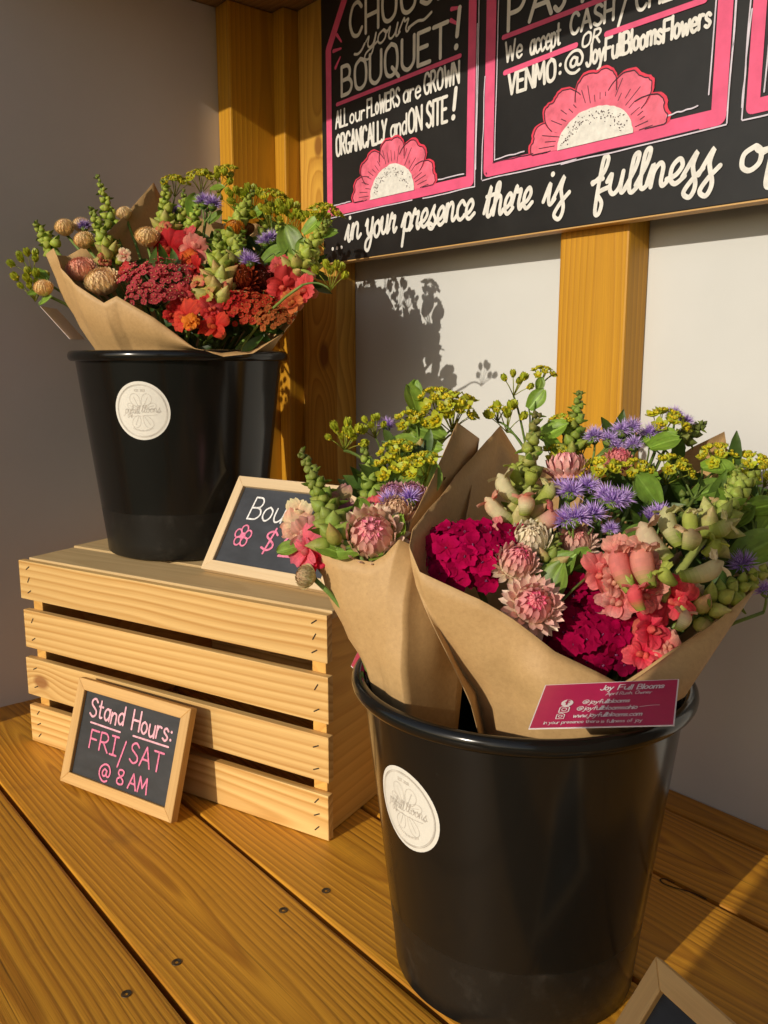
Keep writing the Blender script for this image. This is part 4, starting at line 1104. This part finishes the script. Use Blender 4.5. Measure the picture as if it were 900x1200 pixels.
# the free overlapping edge of the sheet, a second layer just outside the first
ov = MB(); vs = []
ed = [(735, 800, .5615), (790, 760, .568), (840, 725, .584), (884, 688, .606)]
lo_ = [(655, 850, .535), (720, 846, .532), (770, 832, .537), (800, 815, .552)]
for k in range(5):
    for i in range(13):
        f = i / 12 * 3; a = min(int(f), 2); e = f - a
        u = P(*ed[a]).lerp(P(*ed[a + 1]), e); v = P(*lo_[a]).lerp(P(*lo_[a + 1]), e); vs.append(v.lerp(u, k / 4) + (-FWD) * .004)
ov.add(vs, [(k * 13 + i, k * 13 + i + 1, (k + 1) * 13 + i + 1, (k + 1) * 13 + i) for k in range(4) for i in range(12)])
o = B.part(ov, 'paper_flap', [M['kraft']]); so = o.modifiers.new('thickness', 'SOLIDIFY'); so.thickness = .0005
SW1 = ((.26, .0, .028), (.46, .0, .072)); SW2 = ((.20, .0, .022), (.38, .0, .055))
B.dome('sweet_william', (548, 650), .042, .027, .022, 52, .0155, *SW1, (.40, .1, .25), dd=-.040, ruffle=.09, lump=.25, eye_r=.07)
B.dome('sweet_william', (600, 640), .020, .018, .018, 18, .0155, *SW1, (.40, .1, .25), dd=-.030, ruffle=.09, lump=.25, eye_r=.07)
B.dome('sweet_william', (690, 725), .037, .039, .026, 62, .0155, *SW2, (.40, .1, .25), dd=-.020, ruffle=.09, lump=.25, eye_r=.07)
B.dome('sweet_william', (726, 754), .020, .024, .018, 20, .0150, (.11, .0, .015), (.26, .0, .04), (.40, .1, .25), dd=-.012, ruffle=.09, lump=.25, eye_r=.07)
S1 = B.snap(z3(130, 560), z3(182, 165), 44, .0150, dd=-.03, dt=.01, low=(.60, .58, .28), pink=(.70, .34, .22), green=(.34, .38, .06), open_from=.3, top=(.16, .13, .05))
B.snap(z3(285, 300), z3(312, 100), 34, .0105, dd=.0, low=(.40, .45, .1), green=(.27, .36, .05), open_from=.1)
B.snap(z3(590, 660), z3(640, 375), 24, .0115, dd=.01, low=(.5, .5, .2), green=(.16, .24, .04), open_from=.3)
S3 = B.snap(z3(690, 555), z3(852, 350), 40, .0145, dd=-.055, dt=.02, low=(.56, .58, .22), pink=(.70, .46, .26), green=(.38, .46, .07), open_from=.25, top=(.30, .38, .06))
B.snap(z3(640, 800), z3(910, 625), 36, .0130, dd=-.040, dt=0., low=(.62, .60, .22), green=(.42, .48, .07), open_from=.25, top=(.34, .42, .06))
B.snap(z3(610, 262), z3(695, 195), 24, .0100, dd=.02, low=(.3, .36, .1), green=(.19, .24, .05), open_from=.1)
B.snap(z3(215, 640), z3(242, 540), 22, .0100, dd=-.045, low=(.5, .5, .2), green=(.26, .34, .05), open_from=.2)
B.snap(z3(760, 480), z3(800, 330), 26, .0110, dd=-.02, low=(.5, .5, .2), green=(.36, .44, .07), open_from=.2)
mb = MB(); mb.tube(curve3(B.at(*z3(560, 740), -.05), B.at(*z3(615, 650), -.062), B.at(*z3(690, 555), -.055), 10), .0036, .0026, 8, (.40, .46, .12)); B.sub(mb, 'stalk', [M['bud']], S3)
PT = (.82, .24, .18)
for par, a, b, wd, c0, c1, dd in ((S1, (128, 440), (62, 352), .0085, CREAM, (.62, .52, .28), -.045), (S1, (110, 498), (22, 425), .0080, CREAM, PT, -.045), (S1, (142, 480), (146, 415), .0078, CREAM, PT, -.055), (S1, (175, 450), (230, 380), .0075, LIMEY, CREAM, -.045), (S1, (160, 385), (163, 340), .0060, LIMEY, LIMEY, -.05),
                                  (S1, (130, 385), (105, 320), .0062, LIMEY, LIMEY, -.04), (S1, (170, 510), (245, 470), .0090, (.76, .45, .34), (.76, .20, .20), -.045), (S1, (95, 540), (45, 508), .0065, PINKW, (.75, .18, .2), -.04),
                                  (S3, (585, 615), (495, 500), .0105, (.74, .62, .40), (.76, .48, .34), -.070), (S3, (618, 575), (572, 452), .0085, (.70, .66, .34), (.62, .62, .28), -.065), (S3, (640, 585), (655, 520), .0090, (.66, .60, .28), (.72, .50, .30), -.085), (S3, (665, 560), (648, 455), .0065, LIMEY, CREAM, -.07),
                                  (S3, (680, 535), (778, 500), .0080, LIMEY, CREAM, -.070), (S3, (620, 668), (752, 622), .0085, (.70, .62, .32), (.76, .66, .46), -.085), (S3, (690, 600), (740, 555), .0065, LIMEY, LIMEY, -.075), (S3, (470, 715), (425, 570), .0088, ROSE, PINKW, -.072), (S3, (525, 700), (498, 566), .0095, (.84, .34, .27), (.84, .50, .38), -.078), (S3, (500, 770), (478, 690), .0070, CORAL, ROSE, -.075), (S3, (610, 830), (640, 770), .0060, CREAM, PINKW, -.06), (S3, (600, 690), (560, 640), .006, LIMEY, LIMEY, -.08)):
    B.tubebud(par, z3(*a), z3(*b), wd, c0, c1, dd)
for q, sz, a, b, dd in ((z3(372, 660), .016, CORAL, ROSE, -.060), (z3(430, 590), .013, ROSE, PINKW, -.070), (z3(503, 588), .013, (.84, .34, .27), PINKW, -.074), (z3(470, 640), .012, CORAL, ROSE, -.068), (z3(535, 640), .012, ROSE, PINKW, -.070), (z3(415, 690), .014, ROSE, PINKW, -.062), (z3(425, 740), .017, CORAL, (.80, .38, .33), -.052), (z3(505, 725), .016, CORAL, ROSE, -.062), (z3(545, 690), .012, ROSE, PINKW, -.065),
                        (z3(530, 825), .019, HOT, (.83, .09, .13), -.045), (z3(605, 740), .017, HOT, (.83, .12, .13), -.050), (z3(505, 905), .017, HOT, CORAL, -.030), (z3(575, 880), .014, CORAL, PINKW, -.035), (z3(560, 890), .015, HOT, PINKW, -.03), (z3(645, 730), .014, CORAL, CREAM, -.04)):
    B.frill(q, sz, a, b, dd)
WPINK = (.74, .55, .40); DPINK = (.78, .14, .24)
B.straw(z3(115, 632), .0158, (.80, .66, .44), (.82, .10, .22), (.88, .64, .52), .30, dd=-.055)
B.straw(z3(168, 757), .0182, (.80, .64, .44), (.82, .10, .22), (.90, .68, .55), .38, dd=-.055, aim=-FWD * .9 + UPV * .35)
B.straw(z3(160, 565), .0170, (.80, .72, .52), (.80, .66, .46), (.86, .78, .58), .30, dd=-.045)
B.straw(z3(300, 570), .0150, (.70, .60, .42), (.80, .30, .28), (.82, .62, .5), .5, dd=-.03)
B.straw(z3(272, 350), .0180, (.78, .40, .34), DPINK, (.86, .62, .52), .35, dd=-.01, aim=UPV)
B.straw(z3(430, 312), .0110, (.78, .36, .30), DPINK, (.8, .4, .3), .3, dd=.0)
B.ager([z3(285, 410), z3(335, 395), z3(262, 405)], .0115, dd=-.05); B.ager([z3(390, 425), z3(440, 435), z3(415, 440)], .0115, dd=-.05); B.ager([z3(300, 490), z3(350, 480), z3(270, 495)], .0118, dd=-.055)
B.ager([z3(405, 525)], .0075, dd=-.05); B.ager([z3(355, 240), z3(440, 222), z3(470, 215), z3(400, 250)], .0105, dd=-.01, c=(.48, .32, .74)); B.ager([z3(475, 265), z3(420, 270)], .009, dd=-.005, c=(.48, .32, .74))
B.ager([z3(545, 225), z3(525, 230)], .0095, dd=.0); B.ager([z3(600, 172), z3(635, 195)], .0085, dd=.01, c=(.48, .32, .74)); B.ager([z3(535, 488), z3(555, 480)], .0115, dd=-.03)
B.ager([z3(810, 632)], .0125, dd=-.02); B.ager([z3(740, 585), z3(690, 600)], .0115, dd=.0, c=(.14, .07, .30)); B.ager([z3(880, 710)], .009, dd=-.03)
B.bup([(*z3(120, 72), 1., 0), (*z3(200, 42), .9, 1), (*z3(85, 172), 1.25, 0), (*z3(55, 160), .8, 1)], [(*z3(180, 125), .022, .9), (*z3(190, 78), .013, 1.3)], z3(150, 290), dd=.02, R=.0125)
B.bup([(*z3(250, 195), 1.), (*z3(250, 292), 1.2), (*z3(310, 270), .7)], [(*z3(232, 225), .028, .3), (*z3(225, 265), .022, 2.5), (*z3(330, 250), .018)], z3(260, 380), dd=.0, R=.0125)
B.bup([(*z3(360, 345), 1.5), (*z3(490, 335), 1.1), (*z3(605, 330), 1.35)], [(*z3(520, 402), .030, 2.2, .5), (*z3(570, 255), .026, .4), (*z3(520, 370), .02, 3.4)], z3(480, 420), dd=-.02, R=.0125)
B.bup([(*z3(580, 190), 1.5), (*z3(730, 292), 1.25), (*z3(812, 322), 1.4)], [(*z3(560, 250), .028, .2), (*z3(732, 330), .026, .1), (*z3(760, 345), .022, 2.), (*z3(710, 400), .030, .5, .4)], z3(660, 430), dd=.0, R=.0130)
B.bup([(*z3(880, 400), 1.3, 0), (*z3(900, 350), 1.0)], [(*z3(865, 455), .026, .2), (*z3(850, 580), .040, .6, .6), (*z3(895, 500), .03, 1.), (*z3(800, 480), .026, .8, .5)], z3(840, 560), dd=-.03, R=.0125)
B.bup([], [(*z3(250, 640), .030, .7, .4), (*z3(220, 690), .034, 1.2, .5), (*z3(310, 610), .02, .9), (*z3(150, 690), .02, .3), (*z3(45, 610), .018, 2.3), (*z3(480, 560), .03, 1., .8)], z3(240, 760), dd=-.045)
B.filler([z3(400, 540), z3(470, 500), z3(330, 640), z3(600, 420), z3(700, 560), z3(560, 380), z3(760, 420), z3(820, 520), z3(420, 330), z3(650, 480)], .02)
B.filler([z3(300, 760), z3(420, 640), z3(560, 640), z3(660, 690), z3(760, 620), z3(200, 600), z3(500, 460)], .0, .045)

# ---------------- left, narrow bouquet in the front bucket
Lp = P(500, 818, .642)
B = Bouquet((Lp.x, Lp.y, .012), 'narrow paper cone of green snapdragons and a pink strawflower in the front bucket', (Lp.x * .88 + BR.x * .12, Lp.y * .88 + BR.y * .12, .03), lambda x, y: .64 + (650 - y) * .0005, 22)
B.lean = .25
B.wrap([(370, 641, .635), (398, 652, .622), (436, 659, .612), (452, 650, .610), (468, 632, .608), (487, 641, .612), (515, 655, .630), (546, 610, .690), (562, 514, .815), (536, 495, .722), (507, 560, .672), (480, 612, .632), (466, 600, .740), (410, 610, .755), (374, 622, .690)],
       (Lp.x, Lp.y), .046, .247, bulge=.007, seed=8)
B.snap(z2(170, 580), z2(58, 285), 52, .0130, dd=-.02, dt=.02, low=(.42, .45, .14), pink=(.5, .25, .1), green=(.26, .34, .05), open_from=.05, top=(.17, .16, .05))
B.snap(z2(285, 480), z2(250, 260), 34, .0110, dd=.015, low=(.42, .46, .12), green=(.30, .40, .06), open_from=.15)
B.snap(z2(420, 300), z2(405, 90), 24, .0110, dd=.03, low=(.4, .46, .1), green=(.30, .40, .05), open_from=.05)
B.straw(z2(277, 548), .0230, (.76, .64, .34), (.84, .22, .34), (.86, .66, .48), .22, dd=-.022, aim=-FWD * .92 + UPV * .4 + RIGHT * -.05, rings=7)
B.straw(z2(350, 472), .0135, (.74, .42, .26), (.70, .42, .24), (.82, .60, .42), .25, dd=-.01); B.straw(z2(400, 425), .0125, (.70, .35, .28), (.45, .18, .4), (.8, .5, .42), .3, dd=.0); B.straw(z2(345, 425), .0125, (.70, .35, .28), (.45, .18, .4), (.8, .5, .42), .3, dd=.0)
B.straw(z2(78, 668), .0095, (.55, .50, .25), (.70, .45, .28), (.6, .5, .25), .1, dd=-.0, aim=-RIGHT * .7 + UPV * .2 - FWD * .5)
B.ager([z2(330, 440)], .011, dd=-.012); B.ager([z2(392, 430)], .011, dd=-.012); B.ager([z2(322, 206)], .0085, dd=.02)
for q, sz, a, b, dd in ((z2(55, 490), .016, PINKW, CREAM, .0), (z2(45, 520), .015, CREAM, PINKW, .0), (z2(85, 545), .017, PINKW, (.8, .4, .35), -.005), (z2(78, 585), .018, CORAL, (.80, .18, .24), -.005), (z2(95, 610), .015, CORAL, HOT, .0), (z2(175, 450), .017, LIMEY, (.55, .25, .25), .01), (z2(190, 490), .015, (.5, .3, .25), (.5, .12, .2), .01),
                        (z2(235, 500), .015, (.4, .02, .15), (.45, .02, .16), .0), (z2(285, 465), .012, (.7, .2, .2), CORAL, .0)):
    B.frill(q, sz, a, b, dd)
B.bup([(*z2(210, 232), 1.2, 0), (*z2(275, 205), .9, 0), (*z2(185, 240), .9, 0)], [(*z2(310, 350), .012, 2.)], z2(330, 390), dd=.01, R=.0125)
B.bup([(*z2(500, 150), 1.9), (*z2(540, 160), 1.3), (*z2(400, 190), 1.3), (*z2(470, 120), 1.4)], [(*z2(405, 125), .028, 1.8), (*z2(450, 218), .032, 2.6, .4), (*z2(430, 275), .034, .1), (*z2(375, 252), .022, .1), (*z2(405, 100), .02, 1.4)], z2(430, 360), dd=.02, R=.0125)
B.bup([(*z2(350, 335), 1.5), (*z2(345, 280), 1.2), (*z2(395, 330), 1.)], [(*z2(372, 380), .040, .95, .45), (*z2(440, 330), .026, 1.5, .4), (*z2(450, 370), .03, 1.3, .3), (*z2(245, 465), .022, 1.9, .4), (*z2(20, 580), .018, 3.3, .4)], z2(350, 420), dd=.0, R=.0125)
B.bup([(*z2(420, 320), 1.2)], [(*z2(190, 585), .024, 3., .3), (*z2(150, 580), .022, 2.6), (*z2(300, 590), .02, .6, .4), (*z2(355, 520), .024, 1.1)], z2(240, 600), dd=-.02, R=.0125)
B.filler([z2(330, 400), z2(400, 350), z2(230, 520), z2(420, 440), z2(300, 430), z2(170, 540)], .03, .04)

# ---------------- bouquet in the bucket on the crate


def dL(x, y): return 1.000 + (400 - y) * .00058 - max(0, x - 290) * .0007


B = Bouquet((BL.x, BL.y, .2480), 'paper wrapped bouquet with red snapdragons and golden strawflowers above the crate', (BL.x, BL.y, .275), dL, 33)
B.wrap([(54, 298, 1.020), (63, 291, .995), (70, 314, .975), (88, 333, .960), (121, 355, .952), (137, 347, .950), (180, 372, .948), (228, 408, .958), (262, 418, .962), (297, 414, .966), (330, 392, .975), (348, 368, 1.00), (366, 318, 1.040),
        (330, 262, 1.12), (260, 262, 1.19), (196, 246, 1.18), (180, 214, 1.165), (150, 248, 1.120), (124, 274, 1.080), (80, 300, 1.060)],
       (BL.x, BL.y), .117, .4895, bulge=.006, seed=5)
GOLD = (.92, .64, .30); GOLDP = (.94, .70, .40)
for q, R, a, b, dd, sq in ((z1(163, 188), .0135, GOLD, GOLDP, .0, 1), (z1(212, 220), .0135, GOLD, GOLDP, -.01, 1), (z1(205, 182), .0125, GOLDP, (.7, .5, .35), .02, 1), (z1(370, 214), .0165, GOLD, GOLDP, -.01, .85), (z1(312, 152), .011, GOLDP, GOLDP, .03, 1), (z1(110, 340), .0125, GOLD, GOLDP, -.01, 1),
                           (z1(205, 296), .0190, (.90, .52, .34), (.86, .32, .24), -.04, .8), (z1(260, 328), .0220, GOLDP, (.88, .56, .30), -.045, .75), (z1(590, 190), .0135, (.60, .22, .02), (.62, .26, .02), -.02, .9), (z1(622, 192), .010, (.3, .10, .03), (.4, .14, .04), .0, .9)):
    B.straw(q, R, a, b, tuple(min(.95, c * 1.1) for c in a), .05, dd=dd, sq=sq, rings=10)
B.straw(z1(608, 318), .0175, (.20, .02, .012), (.30, .05, .01), (.42, .06, .02), .55, dd=-.045, disc=(.36, .10, .015), aim=-FWD * .9 + UPV * .3)
B.straw(z1(655, 320), .0175, (.10, .012, .01), (.14, .02, .01), (.22, .03, .015), .5, dd=-.02, disc=(.10, .03, .01), aim=-FWD * .9 + UPV * .3)
Y1 = ((.46, .02, .05), (.66, .12, .12), (.85, .62, .30)); Y2 = ((.44, .012, .012), (.58, .09, .03), (.60, .36, .10))
YK = dict(ruffle=.03, mat='petal', eye_r=.15, lump=.3)
B.dome('yarrow', z1(395, 312), .048, .028, .020, 120, .0068, *Y1, dd=-.055, **YK)
B.dome('yarrow', z1(385, 358), .034, .015, .014, 58, .0066, (.38, .02, .04), (.60, .10, .10), (.78, .55, .28), dd=-.068, **YK)
B.dome('yarrow', z1(640, 390), .043, .028, .020, 110, .0068, *Y2, dd=-.045, **YK)
B.dome('yarrow', z1(690, 410), .022, .018, .013, 42, .0066, (.40, .07, .02), (.48, .16, .04), (.45, .28, .08), dd=-.04, **YK)
B.dome('yarrow', z1(585, 375), .022, .017, .013, 38, .0066, (.50, .01, .012), (.58, .04, .03), (.55, .22, .08), dd=-.06, **YK)
SN = dict(low=(.48, .48, .16), pink=(.74, .24, .16), green=(.40, .49, .06))
B.snap(z1(140, 245), z1(88, 172), 24, .0125, dd=.0, open_from=.0, **SN); B.snap(z1(285, 285), z1(228, 138), 39, .0145, dd=-.015, open_from=.28, **SN); B.snap(z1(285, 190), z1(243, 52), 30, .0105, dd=.03, open_from=.0, **SN)
B.snap(z1(412, 215), z1(412, 68), 36, .0145, dd=.02, open_from=.25, **SN); B.snap(z1(575, 240), z1(635, 95), 42, .0160, dd=-.01, open_from=.0, **SN); B.snap(z1(545, 390), z1(545, 205), 45, .0190, dd=-.055, open_from=.55, **SN)
B.snap(z1(735, 310), z1(825, 170), 39, .0150, dd=-.02, open_from=.2, **SN); B.snap(z1(480, 210), z1(500, 120), 21, .0120, dd=.02, open_from=.0, **SN); B.snap(z1(590, 300), z1(600, 205), 24, .0150, dd=-.04, open_from=.2, **SN); B.snap(z1(690, 260), z1(700, 150), 21, .010, dd=.0, open_from=.0, **SN)
DR = (.40, .008, .010); RC_ = (.62, .035, .028); OR_ = (.76, .22, .02); PK = (.72, .11, .11)
for q, sz, a, b, dd in ((z1(425, 240), .026, DR, (.50, .025, .03), .0), (z1(485, 245), .021, PK, (.74, .30, .22), -.02), (z1(465, 210), .016, (.5, .1, .08), PK, .0), (z1(475, 262), .013, OR_, RC_, -.03), (z1(490, 285), .014, DR, RC_, -.03),
                        (z1(460, 365), .020, RC_, PK, -.055), (z1(470, 412), .022, RC_, (.70, .08, .04), -.062), (z1(480, 425), .012, OR_, OR_, -.080), (z1(435, 405), .014, DR, RC_, -.05), (z1(538, 435), .021, (.58, .02, .02), (.68, .07, .03), -.065), (z1(530, 390), .017, PK, RC_, -.072),
                        (z1(518, 358), .015, PK, LIMEY, -.075), (z1(550, 345), .012, LIMEY, PK, -.07), (z1(715, 340), .025, RC_, (.66, .07, .07), -.035), (z1(735, 375), .018, DR, (.7, .22, .06), -.035), (z1(765, 345), .020, RC_, PK, -.03), (z1(700, 285), .016, (.48, .08, .06), PK, -.02), (z1(770, 305), .013, PK, (.74, .36, .3), -.01),
                        (z1(310, 298), .014, PK, RC_, -.03), (z1(312, 258), .010, PK, CREAM, -.03), (z1(262, 268), .010, LIMEY, PK, -.03), (z1(545, 335), .012, CREAM, LIMEY, -.07), (z1(495, 325), .012, LIMEY, PK, -.065), (z1(770, 262), .010, PK, LIMEY, -.02), (z1(410, 190), .012, LIMEY, PK, .0)):
    B.frill(q, sz, a, b, dd)
B.ager([z1(512, 122), z1(535, 128)], .0135, dd=.0, c=(.36, .22, .62)); B.ager([z1(680, 216), z1(668, 222)], .0125, dd=-.02, c=(.30, .17, .52)); B.ager([z1(612, 266), z1(628, 272)], .0125, dd=-.05, c=(.36, .20, .60)); B.ager([z1(212, 184)], .0105, dd=.01, c=(.26, .14, .46)); B.ager([z1(445, 145)], .009, dd=.03, c=(.25, .15, .45)); B.ager([z1(568, 312)], .010, dd=-.05, c=(.22, .12, .4))
BU = dict(R=.0165, c=(.68, .56, .02), bract=(.48, .52, .035))
B.bup([(*z1(438, 70), 1.1)], [], z1(430, 180), dd=.03, **BU)
B.bup([(*z1(505, 58), 1.2), (*z1(552, 62), 1.1, 0), (*z1(565, 42), .9)], [(*z1(487, 128), .034, 1.4, .4), (*z1(545, 85), .02, .3), (*z1(540, 160), .024, .8, .3)], z1(520, 150), dd=.02, **BU)
B.bup([(*z1(620, 110), 1.2, 0), (*z1(585, 110), 1., 0)], [(*z1(640, 150), .028, .5, .3), (*z1(600, 170), .024)], z1(600, 220), dd=.0, **BU)
B.bup([(*z1(690, 110), 1.2), (*z1(715, 150), 1.3, 0), (*z1(670, 150), 1., 0), (*z1(735, 165), .9, 0)], [(*z1(728, 222), .044, 1.9, .4), (*z1(690, 250), .034, .6, .3)], z1(690, 260), dd=-.01, **BU)
B.bup([(*z1(815, 145), 1.2), (*z1(800, 165), .9, 0)], [(*z1(788, 180), .032, .7, .2), (*z1(815, 200), .03, .4), (*z1(760, 240), .026, 1.4, .3), (*z1(750, 265), .02, .4)], z1(770, 300), dd=-.01, **BU)
B.bup([(*z1(832, 300), 1.0, 0)], [], z1(760, 330), dd=-.085, **BU)
B.bup([(*z1(66, 270), 1.1, 0), (*z1(80, 320), 1.2, 0), (*z1(84, 338), .9, 0)], [(*z1(100, 305), .022, 2.6, .3), (*z1(115, 370), .02, .5), (*z1(90, 350), .02, 3.5, .3)], z1(125, 330), dd=.0, **BU)
B.snap(z1(660, 240), z1(668, 118), 24, .0130, dd=.03, open_from=.0, **SN); B.snap(z1(775, 300), z1(790, 190), 24, .0130, dd=.03, open_from=.1, **SN); B.snap(z1(455, 190), z1(460, 95), 20, .0115, dd=.03, open_from=.0, **SN)
B.filler([z1(760, 320), z1(720, 300), z1(790, 280), z1(680, 280), z1(740, 230), z1(640, 300), z1(560, 250), z1(600, 300)], .07, .05)  # deep leaves added to thicken the bouquet's shadow on the wall
B.filler([z1(640, 260), z1(700, 270), z1(520, 270), z1(600, 240), z1(740, 290), z1(330, 290), z1(460, 240)], .03, .036)
B.filler([z1(400, 400), z1(470, 440), z1(540, 470), z1(600, 440), z1(650, 460), z1(350, 350), z1(700, 440), z1(440, 330), z1(620, 330)], -.01, .05)

# ------------------------------------------------------------------ business cards


def card(tl, tr, bl, label, text=False, W=.089, H=.051, plain_back=False):
    o = Vector(tl); ux = (Vector(tr) - o).normalized(); dn = Vector(bl) - o; dn = (dn - ux * dn.dot(ux)).normalized(); nn = ux.cross(dn).normalized()
    if nn.dot(FWD) > 0: nn = -nn
    mtx = Matrix((ux, -dn, nn)).transposed()
    # base of the thing: middle of its lower edge
    base = o + ux * W / 2 + dn * H
    root = empty('business_card', base); root.rotation_euler = mtx.to_euler(); tag(root, label, 'card', 'business cards tucked into the buckets')
    s = MB(); s.box((-W / 2, 0, -.0003), (W / 2, H, .00015)); s.build('card_stock', M['card_white'], root, smooth=False)

    KX, KY = W / .089, H / .051

    def fn(x, y, l): return Vector((-W / 2 + x * KX, y * KY, .0002 + l))
    p = MB(); e = .0007
    if not plain_back: p.add([Vector((a, b, .0002)) for a, b in ((-W / 2 + e, e), (W / 2 - e, e), (W / 2 - e, H - e), (-W / 2 + e, H - e))], [(0, 1, 2, 3)])
    if not plain_back: p.build('printed_face', M['card_pink'], root, smooth=False)
    p = MB(); p.add([Vector((-W / 2 + e, e, -.0004)), Vector((W / 2 - e, e, -.0004)), Vector((W / 2 - e, H - e, -.0004)), Vector((-W / 2 + e, H - e, -.0004))], [(3, 2, 1, 0)]); p.build('printed_back', M['card_pink'], root, smooth=False)
    if text:
        t = MB(); k = dict(lift=.0002)
        write(t, 'Joy', .0395, .0475, .0405, .0058, .0009, fn, gap=12, slant=.15, **k); write(t, 'Full', .0510, .0600, .0405, .0058, .0009, fn, gap=14, slant=.15, **k); write(t, 'Blooms', .0632, .0800, .0405, .0058, .0009, fn, gap=12, slant=.15, **k)
        write(t, 'April Rush, Owner'.replace(',', '.'), .0440, .0730, .0345, .0036, .00042, fn, gap=14, slant=.15, **k)
        write(t, '@joyfullblooms', .0300, .0600, .0255, .0044, .00062, fn, gap=12, slant=.15, **k)
        write(t, '@joyfullbloomsohio', .0275, .0655, .0180, .0044, .00062, fn, gap=12, slant=.15, **k)
        write(t, 'www.joyfullblooms.com', .0265, .0690, .0105, .0044, .00062, fn, gap=12, slant=.15, **k)
        write(t, 'in your presence there is fullness of joy'.replace('v', 'u'), .0090, .0700, .0040, .0034, .00042, fn, gap=12, **k)
        stroke(t, [(.0670, .0200), (.0735, .0212), (.0790, .0213)], .0004, fn, lift=.0002)
        blob(t, .0200, .0270, .0040, fn, lift=.0002, n=20)
        ribbon(t, [(.0163, .0166), (.0217, .0166), (.0225, .0174), (.0225, .0219), (.0217, .0227), (.0171, .0227), (.0163, .0219), (.0163, .0166)], .0008, fn, lift=.0002)
        ribbon(t, [(.0194 + .0016 * math.cos(q * PI / 8), .0197 + .0016 * math.sin(q * PI / 8)) for q in range(17)], .0006, fn, lift=.0002)
        ribbon(t, [(.0158, .0095), (.0208, .0095), (.0208, .0140), (.0183, .0158), (.0158, .0140), (.0158, .0095)], .0007, fn, lift=.0002)
        ribbon(t, [(.0183 + .0012 * math.cos(q * PI / 8), .0122 + .0012 * math.sin(q * PI / 8)) for q in range(17)], .0006, fn, lift=.0002)
        t.build('lettering', M['card_white'], root, smooth=False)
        f = MB(); write(f, 'f', .0190, .0212, .0245, .0050, .0010, fn, lift=.0006); f.build('icon_letter', M['card_pink'], root, smooth=False)
    return root


card(P(639, 803, .5500), P(795, 796, .5165), P(604, 858, .5035), 'magenta business card with white print leaning on the front bouquet at the bucket rim', True, W=.0825, H=.0530)
card(P(384, 722, .668), P(372, 712, .745), P(430, 797, .648), 'business card seen edge on beside the narrow paper cone', H=.062)
card(P(47, 359, 1.035), P(66, 362, 1.100), P(77, 408, .995), 'business card in shade tucked at the left of the upper bucket', W=.070, plain_back=True)
